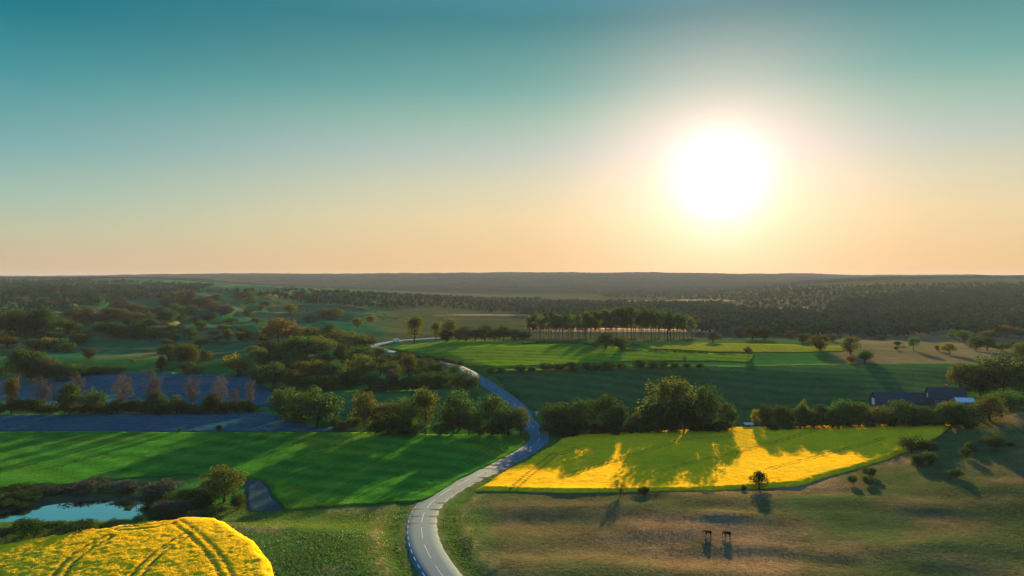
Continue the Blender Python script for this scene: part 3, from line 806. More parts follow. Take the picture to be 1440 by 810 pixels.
# --- dark trees behind the rapeseed field
G = 'tree belt behind the rapeseed field'
for a in [(785, 611, 46, 46, 'round', 'dark', 'reddish-dark tree nearest in the belt to the road bend'.replace('nearest in the belt', 'of the belt next')),
          (795, 612, 40, 38, 'round', 'mid', 'lower crown in front of the first belt tree'),
          (818, 610, 52, 36, 'round', 'dark', 'second tall crown of the belt after the bend'),
          (823, 611, 36, 16, 'conic', 'gold', 'slim yellow sapling among dark belt trees'),
          (852, 610, 54, 46, 'round', 'dark', 'broad brownish crown in the middle of the dark belt group'),
          (870, 610, 40, 26, 'round', 'dark', 'dark crown ending the first group of the belt'),
          (868, 611, 34, 24, 'conic', 'olive', 'pointed olive sapling below the first belt group'),
          (899, 604, 26, 24, 'round', 'olive', 'light crown in the dip between the two belt groups'),
          (945, 602, 70, 78, 'round', 'olive', 'huge rounded olive tree dominating the belt'),
          (925, 609, 42, 44, 'round', 'dark', 'dark bushy crown before the huge olive tree'),
          (962, 608, 52, 40, 'round', 'dark', 'dark crown between the huge tree and the columnar one'),
          (996, 609, 66, 38, 'round', 'dark', 'tall dark columnar tree of the belt'),
          (1022, 608, 42, 28, 'round', 'mid', 'lower round tree beside the columnar one'),
          (1063, 598, 24, 12, 'round', 'gold', 'yellowish sapling beside the little shed'),
          (1078, 601, 32, 22, 'round', 'dark', 'dark egg-shaped tree past the little shed')]: T(*a, G)
G = 'low tree row above the rapeseed field'
LB = ['first low crown after the egg-shaped tree', 'second low crown after the egg-shaped tree', 'thin olive top poking out of the low row', 'dark crown under the thin olive top', 'wide flat-topped crown in the low row', 'wider hazy crown in the middle of the low row', 'crown just before the barn in the low row', 'bush hiding the foot of the barn', 'broad crown in front of the barn roof', 'dark crown in front of the farmhouse', 'light olive crown reaching up to the blue-roofed shed', 'crown at the slope end of the low row', 'bushy crown under the big dark tree group', 'olive dome before the big dark tree group']
for (x_, y_, h_, w_px, k_, mt), lb in zip([(1100, 601, 32, 28, 'round', 'dark'), (1124, 601, 30, 26, 'round', 'mid'), (1129, 598, 36, 16, 'tall', 'olive'), (1140, 601, 26, 26, 'round', 'dark'), (1156, 601, 31, 32, 'round', 'dark'), (1184, 600, 38, 36, 'round', 'mid'), (1207, 600, 36, 34, 'round', 'mid'), (1235, 600, 28, 30, 'round', 'olive'), (1270, 600, 36, 44, 'round', 'mid'), (1300, 600, 30, 36, 'round', 'dark'), (1337, 597, 36, 30, 'round', 'olive'), (1328, 600, 28, 34, 'round', 'mid'), (1362, 600, 32, 44, 'round', 'dark'), (1392, 592, 36, 42, 'round', 'olive')], LB):
    T(x_, y_, h_, w_px, k_, mt, lb, G)
for x_ in (980, 995, 1015, 905, 775, 805, 838, 860, 888, 910, 940, 975, 1005, 1092, 1112, 1145, 1170, 1195, 1222, 1250, 1285, 1312, 1345):
    T(x_, 612 - (x_ - 775) * 0.022, random.uniform(12, 30), random.uniform(28, 44), 'bush', random.choice(['dark', 'dark', 'mid']), 'dark shrub under the trees along the rapeseed top edge', 'shrubs along the top edge of the rapeseed')
G = 'big trees beside the farm'
T(1350, 548, 36, 34, 'round', 'olive', 'olive tree on the barn side of the big dark group', G)
T(1378, 556, 46, 56, 'round', 'dark', 'broad dark tree in the middle of the big farm group', G)
T(1412, 554, 58, 60, 'round', 'dark', 'tallest dark tree of the big farm group', G)
T(1438, 514, 32, 26, 'round', 'olive', 'olive tree alone on the slope behind the farm group', G)
T(1440, 560, 36, 34, 'round', 'mid', 'paler tree ending the big farm group', G)
T(1420, 577, 28, 40, 'round', 'mid', 'low crown under the tallest farm tree', G)

# --- hedges on the mound
G = 'hedge shrubs along the foot of the bright field'
for i, (x_, h_, w_px) in enumerate(((690, 9, 16), (706, 9, 16), (732, 13, 20), (748, 9, 14), (766, 15, 22), (784, 13, 22), (803, 15, 22), (826, 13, 16), (840, 10, 16), (856, 15, 22), (874, 11, 16), (900, 17, 24), (918, 12, 18), (933, 14, 14), (950, 9, 14), (967, 9, 14), (985, 7, 14))):
    T(x_, 525 - (x_ - 690) * 0.025, h_, w_px, 'bush', 'dark', 'rounded dark shrub in the hedge below the bright mound field', G)
T(963, 511, 13, 8, 'airy', 'red', 'thin little tree on the lower hedge of the mound', G)
for i in range(22):
    x_ = 560 + i * 4.2
    T(x_, 499 + i * 0.75, random.uniform(5, 9), random.uniform(8, 12), 'bush', 'dark', 'dark shrub of the hedge between the road and bright field', 'hedge along the climbing road')
T(852, 491, 23, 32, 'round', 'mid', 'bushy tree in the middle of the mound, wider of a pair')
T(874, 493, 19, 24, 'round', 'mid', 'bushy tree in the middle of the mound, smaller of a pair')

def hedge(px, wm, hm, label, n_per=14):
    L = resample(catmull(ats(px), 8), 1.0)
    r = np.random.default_rng(len(px) * 17 + int(px[0][0]))
    k = np.repeat(np.arange(len(L)), n_per)
    C = np.column_stack([L[k], H(L[k, 0], L[k, 1])])
    hs = hm * (0.75 + 0.5 * vn(L[k, 0] / 3.5, L[k, 1] / 3.5, 5))
    a = r.uniform(0, math.pi, len(k))
    N = np.column_stack([np.cos(a), 0.5 * np.cos(a), np.sin(a)])
    C[:, 0] += r.normal(0, 0.4, len(k)); C[:, 1] += np.cos(a) * wm; C[:, 2] += np.sin(a) * hs * r.uniform(0.5, 1.05, len(k))
    V, Qd = leaf_quads(C, N, 0.42, r)
    me = mk_mesh('hedge', V, Qd, False); me.materials.append(M['dark'])
    return tag(link('hedge', me), label, 'hedge', 'field hedges on the mound')
hedge([(735, 485), (770, 483.5), (815, 484.5), (840, 488)], 1.6, 2.4, 'thick dark hedge crossing the top of the mound')
hedge([(880, 493), (925, 494.5), (1000, 497), (1060, 497.5)], 0.9, 1.2, 'thin hedge line between the bright field and yellowish strip')

# --- grove of tall bare-stemmed trees
G = 'grove of tall bare-stemmed trees'
for i in range(84):
    u = i / 83
    x_ = 742 + 234 * u + random.uniform(-2, 2)
    if 806 < x_ < 812: continue
    x0, y0 = at(800, 480)
    yy = random.uniform(590, 680) if i % 2 else random.uniform(575, 610)
    xx = (x_ - 720) / F * yy
    top = 438 - 9 * math.exp(-((u - 0.62) / 0.2) ** 2) + 9 * max(0, u - 0.85) * 6 * 0.6 + random.uniform(-3, 4)
    zt = CAM_Z + (HY - top) / F * yy
    zb = float(H(xx, yy))
    plant(xx, yy, zt - zb, random.uniform(11, 15), 'pole', random.choice(['olive', 'mid', 'dark', 'mid']), 'tall bare-stemmed tree in the straight grove behind the mound', G)
for a in [(583, 483, 41, 32, 'tall', 'olive', 'tall ragged tree at the tip of the bright mound field'),
          (613, 480, 29, 19, 'tall', 'olive', 'narrow olive tree beside the round-topped one'),
          (631, 480, 33, 25, 'round', 'olive', 'round-topped olive tree behind the bright field'),
          (628, 481, 19, 24, 'bush', 'dark', 'dark bush at the foot of the round-topped tree')]: T(*a, 'trees behind the tip of the bright field')
for x_, t_, w_px, mt in ((655, 459, 30, 'red'), (668, 462, 22, 'dark'), (682, 457, 26, 'dark'), (696, 462, 20, 'mid'), (708, 458, 22, 'dark'), (724, 462, 22, 'mid'), (736, 464, 18, 'dark'), (645, 464, 18, 'mid')):
    T(x_, 480, 480 - t_, w_px, 'round', mt, 'brownish round tree in the row behind the bright field', 'row of round trees behind the bright field')

# --- thicket between ploughed field, hills and road
G = 'dense thicket below the hills'
LBL = 'rounded tree in the dense thicket below the hummocky hills'
for a in [(392, 484, 36, 48, 'round', 'gold', 'golden domed tree topping the thicket'),
          (335, 529, 32, 38, 'round', 'gold', 'big golden tree above the corner of the ploughed field'),
          (507, 537, 38, 40, 'round', 'olive', 'golden rounded tree in the middle of the thicket'),
          (575, 540, 44, 30, 'tall', 'olive', 'tall grey-green tree where thicket meets the road hedge'),
          (480, 514, 33, 24, 'tall', 'dark', 'narrow dark column of leaves inside the thicket'),
          (507, 517, 32, 36, 'round', 'dark', 'dark dome hiding the start of the climbing road'),
          (385, 548, 38, 38, 'round', 'mid', 'dark dome at the corner of the ploughed field'),
          (364, 512, 24, 22, 'round', 'olive', 'small olive crown in front of the golden dome')]: T(*a, G)
for x_, y_, h_, w_px, mt in ((420, 507, 36, 44, 'mid'), (450, 507, 34, 40, 'olive'), (432, 500, 30, 36, 'mid'), (470, 490, 28, 34, 'olive'), (500, 493, 28, 40, 'olive'), (515, 492, 22, 26, 'red'), (463, 478, 22, 20, 'dark'), (440, 482, 22, 34, 'olive'), (415, 480, 22, 30, 'gold'), (470, 537, 30, 28, 'mid'), (447, 537, 32, 26, 'olive'), (427, 538, 30, 30, 'olive'), (411, 551, 30, 28, 'olive'), (428, 552, 22, 26, 'olive'), (367, 545, 34, 28, 'mid'), (550, 536, 28, 26, 'mid'), (551, 545, 26, 18, 'red'), (603, 546, 22, 34, 'dark'), (620, 545, 20, 26, 'dark'), (535, 528, 26, 30, 'mid'), (560, 526, 22, 26, 'dark'), (400, 512, 26, 36, 'dark'), (380, 500, 22, 34, 'dark'), (375, 520, 24, 30, 'mid'), (400, 530, 24, 34, 'mid'), (455, 520, 24, 30, 'dark'), (490, 545, 22, 34, 'dark'), (460, 548, 22, 34, 'dark'), (520, 548, 20, 34, 'dark'), (440, 550, 20, 30, 'mid'), (545, 549, 16, 34, 'dark'), (575, 548, 18, 34, 'dark'), (592, 530, 24, 24, 'mid'), (490, 525, 24, 26, 'mid'), (415, 520, 26, 30, 'mid'), (530, 505, 18, 24, 'dark'), (545, 515, 18, 24, 'mid'), (565, 512, 16, 22, 'mid'), (480, 500, 22, 30, 'dark'), (600, 520, 16, 24, 'dark'), (615, 526, 16, 22, 'dark'), (638, 528, 14, 22, 'mid'), (640, 540, 12, 20, 'dark')):
    T(x_, y_, h_, w_px, 'round', mt, LBL, G)

# --- trees over the hummocky hills
G = 'scattered trees on the hummocky hills'
HL = 'small scattered tree on the hummocky hills'
for a in [(227, 521, 22, 22, 'conic', 'dark', 'dark leaning cone of a tree on the edge of the ploughed field'),
          (187, 510, 6, 7, 'bush', 'gold', 'tiny yellow bush alone on the green hillside'),
          (125, 505, 18, 20, 'round', 'red', 'pinkish tree at the end of the domed hillside hedge'),
          (235, 453, 18, 26, 'round', 'dark', 'dark tree with a golden edge on the open hill'),
          (320, 482, 22, 20, 'conic', 'olive', 'pointed olive tree beside a round one on the hills'),
          (338, 479, 14, 14, 'round', 'olive', 'round tree beside the pointed one on the hills'),
          (503, 462, 16, 17, 'round', 'olive', 'round tree on the bare grey hillock'),
          (522, 456, 13, 17, 'bush', 'gold', 'little golden dome on the hillock crest'),
          (105, 457, 26, 26, 'round', 'olive', 'leaning tan-edged tree above the dark hill wood')]: T(*a, G)
for x_, y_, h_, w_px, k_, mt in ((50, 492, 18, 30, 'bush', 'mid'), (66, 492, 20, 30, 'bush', 'gold'), (82, 494, 20, 30, 'bush', 'mid'), (96, 496, 16, 22, 'bush', 'mid')):
    T(x_, y_, h_, w_px, k_, mt, 'green dome of the domed hedge on the hillside', 'domed hedge on the hillside')
for x_, y_, h_, w_px, mt in ((110, 484, 14, 18, 'dark'), (237, 507, 20, 22, 'mid'), (255, 515, 26, 24, 'mid'), (266, 516, 26, 18, 'olive'), (264, 524, 14, 16, 'mid'), (288, 507, 12, 16, 'olive'), (355, 500, 12, 14, 'olive'), (282, 464, 12, 12, 'mid'), (230, 461, 8, 12, 'red'), (254, 462, 6, 9, 'red'), (167, 474, 14, 20, 'mid'), (152, 450, 16, 16, 'olive'), (170, 441, 20, 14, 'red'), (186, 438, 10, 10, 'red'), (255, 430, 18, 18, 'olive'), (266, 427, 16, 16, 'red'), (277, 432, 12, 12, 'olive'), (300, 440, 12, 16, 'red'), (318, 443, 12, 16, 'red'), (340, 420, 9, 18, 'dark'), (352, 420, 9, 16, 'dark'), (408, 444, 16, 14, 'olive'), (455, 448, 12, 16, 'olive'), (470, 449, 13, 18, 'olive'), (436, 455, 10, 14, 'dark'), (425, 420, 8, 18, 'dark'), (325, 456, 8, 14, 'olive'), (305, 480, 8, 14, 'red'), (300, 472, 6, 10, 'dark'), (350, 477, 10, 12, 'dark'), (372, 470, 10, 14, 'mid'), (210, 470, 10, 14, 'dark'), (195, 462, 10, 14, 'dark'), (140, 466, 10, 16, 'mid'), (10, 488, 14, 20, 'olive'), (-4, 490, 14, 18, 'mid'), (25, 538, 40, 22, 'dark'), (45, 537, 40, 28, 'mid'), (62, 536, 30, 26, 'red'), (80, 535, 22, 26, 'dark'), (100, 532, 18, 30, 'mid'), (120, 527, 12, 24, 'dark'), (145, 524, 8, 30, 'dark'), (165, 524, 6, 20, 'dark'), (0, 530, 12, 20, 'dark'), (270, 525, 10, 20, 'mid')):
    T(x_, y_, h_ * 1.2, w_px * 1.3, 'round', mt, HL, G)
for x_, y_, h_, w_px in ((12, 474, 34, 34), (30, 474, 34, 34), (48, 472, 36, 34), (64, 472, 38, 30), (-5, 474, 34, 30), (75, 468, 22, 22), (20, 455, 20, 26), (88, 462, 18, 20)):
    T(x_, y_, h_, w_px, 'round', 'dark', 'big dark tree in the wood on the hill flank', 'dark wood on the hill flank')

fr = random.Random(5)
for i in range(104):
    x_ = fr.uniform(-10, 380) if i < 74 else fr.uniform(80, 290); y_ = fr.uniform(432, 478) if i >= 74 else fr.choice([fr.uniform(446, 500), fr.uniform(424, 448), fr.uniform(416, 432)])
    if 380 * (y_ - 440) > 200 * x_ + 9000 and x_ < 40: continue
    h_ = fr.uniform(7, 11) + max(0, y_ - 440) * 0.12
    if i >= 74: h_ *= 1.25
    T(x_, y_, h_, h_ * fr.uniform(1.1, 1.8), 'round', fr.choice(['dark', 'dark', 'mid', 'mid', 'olive', 'red']), HL, G)
# --- heath trees past the mound
G = 'trees on the brown heath'
for a in [(1153, 493, 24, 29, 'round', 'olive', 'round olive tree at the end of the yellowish strip'),
          (1196, 498, 27, 24, 'round', 'olive', 'tall tree at the corner of the brown heath'),
          (1216, 511, 20, 20, 'round', 'mid', 'grey-green bushy tree on the edge of the shaded field'),
          (1197, 510, 10, 14, 'bush', 'gold', 'yellow bush at the foot of the heath corner trees'),
          (1285, 493, 20, 19, 'lone', 'mid', 'round-headed tree standing alone on the brown heath'),
          (1262, 486, 7, 12, 'bush', 'dark', 'low dark bush next to the lone heath tree'),
          (1260, 492, 5, 7, 'bush', 'red', 'tiny reddish scrub on the open heath'),
          (1320, 494, 9, 11, 'bush', 'dark', 'dark bush touching the golden heath tree'),
          (1335, 498, 16, 20, 'round', 'gold', 'golden round tree at the far heath edge'),
          (1052, 502, 16, 14, 'lone', 'red', 'thin brown tree at the end of the thin hedge'),
          (1003, 482, 16, 20, 'round', 'red', 'pinkish tree beyond the grove'),
          (1415, 474, 16, 30, 'round', 'gold', 'golden broad crown in the wood behind the heath')]: T(*a, G)
for x_, y_, h_, w_px, mt in ((1038, 474, 16, 18, 'red'), (1058, 478, 20, 22, 'dark'), (1075, 478, 18, 22, 'dark'), (1128, 482, 13, 16, 'dark'), (1135, 480, 12, 14, 'mid'), (1372, 493, 20, 22, 'dark'), (1388, 493, 20, 24, 'dark'), (1355, 482, 18, 20, 'mid'), (1342, 478, 14, 16, 'mid'), (1393, 478, 14, 22, 'olive'), (1435, 476, 14, 20, 'mid'), (1410, 494, 12, 22, 'mid'), (1240, 478, 8, 14, 'olive'), (1112, 476, 12, 14, 'red'), (1170, 480, 10, 14, 'dark'), (1430, 492, 12, 22, 'dark')):
    T(x_, y_, h_, w_px, 'round', mt, 'dull green tree in the fringe around the brown heath', 'fringe of trees around the heath')

# ---------------------------------------------------------------- rough grass
M['tuft'] = leafmat('grass_tuft', (0.06, 0.075, 0.025), (0.17, 0.135, 0.065), 0.25)
M['tuft_green'] = leafmat('meadow_tuft', (0.04, 0.095, 0.02), (0.12, 0.16, 0.045), 0.45)
M['petal'] = leafmat('meadow_flower', (0.45, 0.45, 0.36), (0.7, 0.68, 0.55), 0.3)
def tufts(name, n, x0, x1, y0, y1, size, mat, label, seed, keep, lift=0.12):
    r = np.random.default_rng(seed)
    X = r.uniform(x0, x1, n); Y = r.uniform(y0, y1, n)
    d, _ = seg_dist(X, Y, ROAD[::3])
    m = (d > 5.0) & ~inside(X, Y, RAPE) & ~inside(X, Y, KNOLL) & keep(X, Y)
    X, Y = X[m], Y[m]
    N = r.normal(size=(len(X), 3)) * np.array([1, 1, 0.5])
    V, Qd = leaf_quads(np.column_stack([X, Y, H(X, Y) + lift * r.random(len(X))]), N, size, r)
    me = mk_mesh(name, V, Qd, False); me.materials.append(M[mat])
    return tag(link(name, me), label, 'grass', kind='stuff')
tufts('grass', 150000, -16, 190, 118, 262, 0.085, 'tuft', 'dry tufted grass all over the rolling pasture', 201,
      lambda X, Y: ((X > -12 + 0.0 * Y) & (Y < 198) | (X > 66)) & (fbm(X / 12, Y / 6, 202, 3) + 0.9 * np.random.default_rng(203).random(X.shape) > 0.35))
tufts('grass', 60000, -85, -8, 118, 184, 0.11, 'tuft_green', 'rough green grass of the meadow between knoll and road', 204,
      lambda X, Y: (X < -8) & (fbm(X / 10, Y / 6, 205, 3) + 0.9 * np.random.default_rng(206).random(X.shape) > 0.3))
tufts('wildflower', 4500, -85, -12, 118, 180, 0.10, 'petal', 'pale wildflowers sprinkled over the rough meadow', 207,
      lambda X, Y: fbm(X / 16, Y / 9, 208, 3) + 0.35 * np.random.default_rng(209).random(X.shape) > 0.46, 0.2)

# ---------------------------------------------------------------- woods that read as a mass
def clump_wood(name, polys, spacing, hmin, hmax, mat, label, seed, leaves=34, clear=None):
    r = np.random.default_rng(seed); P3 = []
    for poly in polys:
        W = np.array(poly, float)
        # candidate points: uniform on the ground, kept where the photo shows the wood
        ylo, yhi = 560, 3300
        n = 1200000
        Y = np.sqrt(r.uniform(ylo ** 2, yhi ** 2, n)); kx = r.uniform((W[:, 0].min() - 720) / F, (W[:, 0].max() - 720) / F, n)
        X = kx * Y; z = H(X, Y); py = HY - (z - CAM_Z) / Y * F; px = 720 + kx * F
        m = inside(px, py, W)
        X, Y, z = X[m], Y[m], z[m]
        cell = {}
        for i in range(len(X)):
            s = spacing * (1 + Y[i] / 2500)
            kk = (int(X[i] // s), int(Y[i] // s))
            if kk not in cell: cell[kk] = i
        sel = list(cell.values())
        P3.append(np.column_stack([X[sel], Y[sel], z[sel]]))
    P = np.vstack(P3); n = len(P)
    hh = r.uniform(hmin, hmax, n) * (0.75 + 0.35 * fbm(P[:, 0] / 60, P[:, 1] / 60, seed))
    ww = hh * r.uniform(0.55, 0.85, n)
    k = np.repeat(np.arange(n), leaves)
    D = r.normal(size=(n * leaves, 3)); D /= np.linalg.norm(D, axis=1)[:, None]
    D[:, 2] = np.abs(D[:, 2]) * np.where(r.random(n * leaves) < 0.75, 1, -0.7)
    C = np.column_stack([P[k, 0] + D[:, 0] * ww[k] * 0.5 * r.uniform(.7, 1.05, len(k)), P[k, 1] + D[:, 1] * ww[k] * 0.5, P[k, 2] + hh[k] * (0.55 + 0.45 * D[:, 2] * r.uniform(.7, 1.05, len(k)))])
    V, Qd = leaf_quads(C, D, 1.0, r)
    V = V.reshape(-1, 4, 3); ctr = V.mean(1, keepdims=True)
    V = (ctr + (V - ctr) * (hh[k] * 0.14)[:, None, None]).reshape(-1, 3)
    me = mk_mesh(name, V, Qd, False); me.materials.append(M[mat])
    return tag(link(name, me), label, 'forest', kind='stuff')
clump_wood('forest', [[(-40, 396), (120, 397), (300, 402), (262, 420), (180, 424), (150, 432), (90, 436), (60, 440), (0, 444), (-40, 445)]], 7.5, 9, 15, 'wood_far', 'dark blue-green woodland spread over the far hummocky hills', 101)
clump_wood('forest', [[(260, 411), (420, 411), (540, 416), (720, 422), (738, 440), (690, 440), (600, 432), (540, 436), (430, 428), (350, 414)]], 8, 7, 12, 'wood_far', 'hazy woodland strip across the middle of the valley', 102)
clump_wood('forest', [[(725, 424), (860, 428), (1000, 428), (1060, 440), (1075, 472), (985, 470), (970, 452), (820, 446), (735, 444)]], 7.5, 10, 16, 'wood_far', 'dark wood on the flats around the grove', 103)
clump_wood('forest', [[(1040, 440), (1160, 439), (1200, 425), (1300, 412), (1500, 402), (1500, 462), (1440, 466), (1380, 474), (1330, 470), (1290, 474), (1230, 478), (1180, 474), (1120, 474), (1060, 474)]], 7.5, 11, 17, 'wood_far', 'broad dark forest climbing the hill behind the brown heath', 104)
clump_wood('forest', [[(800, 408), (1000, 406), (1460, 400), (1460, 426), (1200, 430), (1060, 434), (1030, 424), (860, 420)]], 11, 9, 14, 'wood_far', 'hazy wood under the glowing ridge', 105)
clump_wood('forest', [[(270, 424), (330, 422), (420, 432), (520, 440), (560, 452), (520, 452), (440, 440), (330, 434)]], 30, 5, 10, 'olive', 'sparse scrub dotted over the distant hillocks', 106, leaves=30)

# canopy of the far ridge
cx = np.arange(-5600, 5601, 17.0); cy = np.arange(2550, 6300, 26.0)
X, Y = np.meshgrid(cx, cy)
X = X + rng.uniform(-7, 7, X.shape); Y = Y + rng.uniform(-11, 11, Y.shape)
open_ = ss(0.62, 0.72, vn(X / 900, Y / 260, 91) + 0.15 * vn(X / 90, Y / 90, 92)) * (1 - ss(3600, 4200, Y))
edge = 1 - np.clip((np.abs(X) - 0.80 * Y - 200) / 200, 0, 1)
Zc = H(X, Y) + (4.5 + 5 * rng.random(X.shape) + 4 * vn(X / 120, Y / 120, 93)) * edge * (1 - open_) * ss(2550, 2800, Y) - 3.0 * (1 - edge * (1 - open_)) - 2.0 * (1 - ss(2550, 2700, Y))
n_, m_ = X.shape
ids = np.arange(n_ * m_).reshape(n_, m_)
Q = np.stack([ids[:-1, :-1], ids[:-1, 1:], ids[1:, 1:], ids[1:, :-1]], -1).reshape(-1, 4)
colc = np.zeros(X.shape + (3,)); colc[:] = (0.006, 0.034, 0.03); colc = lerp3(colc, (0.03, 0.038, 0.022), ss(-.2, .6, fbm(X / 200, Y / 200, 95))); colc *= (0.7 + 0.6 * rng.random(X.shape))[..., None]
tag(link('forest', mk_mesh('forest_canopy', np.column_stack([X.ravel(), Y.ravel(), Zc.ravel()]), Q, False, colc.reshape(-1, 3)), M['ground']), 'unbroken forest covering the long ridge on the horizon', 'forest', kind='stuff')

# ---------------------------------------------------------------- farm
M['roof_dark'] = plain('dark_roof', (0.035, 0.045, 0.05), 0.8, 0.2, var=0.2)
M['roof_metal'] = plain('metal_sheet_roof', (0.50, 0.52, 0.55), 0.35, 0.5, var=0.06)
M['brick'] = plain('brick_wall', (0.09, 0.065, 0.05), 0.9, 0.2, var=0.2)
M['white'] = plain('white_render', (0.72, 0.71, 0.68), 0.8, 0.3, var=0.05)
M['wood'] = plain('weathered_wood', (0.12, 0.10, 0.085), 0.9, 0.2, var=0.2)
M['glass'] = plain('window_glass', (0.03, 0.05, 0.06), 0.08, 0.8, var=0.0)
M['metal'] = plain('galvanised_metal', (0.42, 0.43, 0.45), 0.5, 0.5, var=0.08)
M['pale'] = plain('pale_boards', (0.60, 0.55, 0.48), 0.8, 0.3, var=0.1)

def building(name, px, py, L, Wd, eave, ridge, rot, wall, roof, label, cat, doors=(), windows=(), chimney=False, over=0.35, gable=None):
    x, y = at(px, py)
    zb = float(min(H(x + dx, y + dy) for dx in (-L / 2, L / 2) for dy in (-Wd / 2, Wd / 2)))
    root = empty(name, (x, y, zb), rot); tag(root, label, cat)
    b = MB(); l2, w2 = L / 2, Wd / 2
    P = [(-l2, -w2, -.3), (l2, -w2, -.3), (l2, w2, -.3), (-l2, w2, -.3), (-l2, -w2, eave), (l2, -w2, eave), (l2, w2, eave), (-l2, w2, eave), (-l2, 0, ridge), (l2, 0, ridge)]
    b.v = P; b.f = [(0, 1, 5, 4), (2, 3, 7, 6), (1, 2, 6, 9, 5), (3, 0, 4, 8, 7), (3, 2, 1, 0)]
    b.build('wall', wall, root)
    r = MB(); sl = (ridge - eave) / w2; th = 0.18
    for s in (-1, 1):
        e = w2 + over
        pts = [(-l2 - over, s * e, eave - over * sl + .02), (l2 + over, s * e, eave - over * sl + .02), (l2 + over, 0, ridge + .02), (-l2 - over, 0, ridge + .02)]
        if s > 0: pts = pts[::-1]
        r.hexa(pts + [(p[0], p[1], p[2] + th) for p in pts])
    rf = r.build('roof', roof, root)
    if chimney:
        c = MB(); c.box((-.4, -.35, ridge - .5), (.4, .35, ridge + 1.1)); c.box((-.48, -.43, ridge + 1.1), (.48, .43, ridge + 1.25)); c.build('chimney', M['brick'], rf)
    for (cx_, wd, ht) in doors:
        d = MB(); d.box((cx_ - wd / 2, -w2 - .06, 0), (cx_ + wd / 2, -w2 - .003, ht)); dd_ = d.build('door', M['wood'], root)
        h_ = MB(); h_.box((cx_ + wd / 2 - .2, -w2 - .1, 1.0), (cx_ + wd / 2 - .12, -w2 - .063, 1.2)); h_.build('handle', M['metal'], dd_)
    for (cx_, zc, wd, ht) in windows:
        f = MB(); f.box((cx_ - wd / 2, -w2 - .07, zc - ht / 2), (cx_ + wd / 2, -w2 - .003, zc + ht / 2)); fo = f.build('window', M['white'], root)
        g = MB()
        for q in (-1, 1): g.box((cx_ + q * wd / 4 - wd / 4 + .06, -w2 - .085, zc - ht / 2 + .08), (cx_ + q * wd / 4 + wd / 4 - .06, -w2 - .072, zc + ht / 2 - .08))
        g.build('pane', M['glass'], fo)
    if gable:
        g = MB(); zlo, zhi, wd = gable
        g.box((-l2 - .07, -wd / 2, zlo), (-l2 - .003, wd / 2, zhi)); g.build('gable_panel', M['white'], root)
    return root
building('barn', 1266, 570, 22, 9, 3.4, 7.0, R(-8), M['brick'], M['roof_dark'], 'long dark-roofed barn behind the low tree row', 'barn', doors=[(-4, 3.2, 3.0), (5, 3.0, 2.9)], windows=[(-8.5, 1.9, 1.1, .9), (0, 1.9, 1.1, .9), (9, 1.9, 1.1, .9)], gable=(1.6, 4.4, 3.4))
building('farmhouse', 1330, 566, 14, 8, 3.2, 7.2, R(-14), M['brick'], M['roof_dark'], 'dark-roofed farmhouse between the barn and big trees', 'house', doors=[(0, 1.1, 2.1)], windows=[(-4.5, 1.8, 1.3, 1.2), (-2.2, 1.8, 1.1, 1.2), (2.4, 1.8, 1.1, 1.2), (4.8, 1.8, 1.3, 1.2)], chimney=True, gable=(3.0, 4.8, 1.6))
building('shed', 1355, 570, 6.5, 4.2, 2.2, 3.5, R(-10), M['wood'], M['roof_metal'], 'small shed with a bright bluish metal roof beside the farmhouse', 'shed', doors=[(0, 1.6, 2.0)], windows=[(2.0, 1.3, .8, .7)])
building('hut', 538, 547, 5.0, 4.5, 2.3, 3.9, R(10), M['wood'], M['roof_metal'], 'little hut with a bright roof at the thicket foot', 'hut', doors=[(0, 1.2, 2.0)], windows=[(1.6, 1.3, .8, .7)])
building('field_shelter', 1052, 601, 3.2, 2.4, 1.5, 1.9, R(3), M['wood'], M['pale'], 'small shed with pale roof edge between two trees', 'shed', doors=[(0, 1.0, 1.3)], windows=[(1.1, .9, .5, .5)])
building('cottage', 1014, 443, 6.0, 5.0, 3.6, 6.0, R(20), M['white'], M['roof_dark'], 'tiny white cottage far off in the brown flats', 'house', doors=[(0, 1.1, 2.1)], windows=[(-1.8, 1.8, 1.0, 1.1), (1.8, 1.8, 1.0, 1.1)])

# van on the far road
x, y = at(558, 481.5)
M['van_paint'] = plain('white_van_paint', (0.78, 0.77, 0.74), 0.3, 0.5, var=0.02)
M['tyre'] = plain('tyre_rubber', (0.02, 0.02, 0.02), 0.9, 0.2)
van = tag(empty('delivery_van', (x, y, float(H(x, y)) + 0.1), R(12)), 'tall white van on the far stretch of road', 'van')
b = MB(); prof = [(-2.7, .35), (2.7, .35), (2.72, 1.05), (2.0, 1.35), (1.45, 2.35), (1.1, 2.62), (-2.6, 2.62), (-2.7, 2.4)]
n = len(prof)
b.v = [(p[0], -1, p[1]) for p in prof] + [(p[0], 1, p[1]) for p in prof]
b.f = [tuple(range(n)), tuple(range(2 * n - 1, n - 1, -1))] + [(i, i + n, (i + 1) % n + n, (i + 1) % n) for i in range(n)]
b.build('body', M['van_paint'], van)
b = MB(); b.poly([(1.98, -.85, 1.45), (1.98, .85, 1.45), (1.53, .82, 2.25), (1.53, -.82, 2.25)]); b.v = [(v[0] + .05, v[1], v[2] + .02) for v in b.v]; b.build('windscreen', M['glass'], van)
for s in (-1, 1):
    b = MB(); b.box((.5, min(s * 1.004, s * 1.02), 1.4), (1.4, max(s * 1.004, s * 1.02), 2.1)); b.build('side_window', M['glass'], van)
    for xx in (-1.7, 1.75):
        wv = MB(); wv.tube([(xx, s * .82, .36), (xx, s * 1.03, .36)], [.36, .36], 16); wh = wv.build('wheel', M['tyre'], van)
        rv = MB(); rv.tube([(xx, s * 1.032, .36), (xx, s * 1.05, .36)], [.2, .18], 12); rv.build('rim', M['metal'], wh)

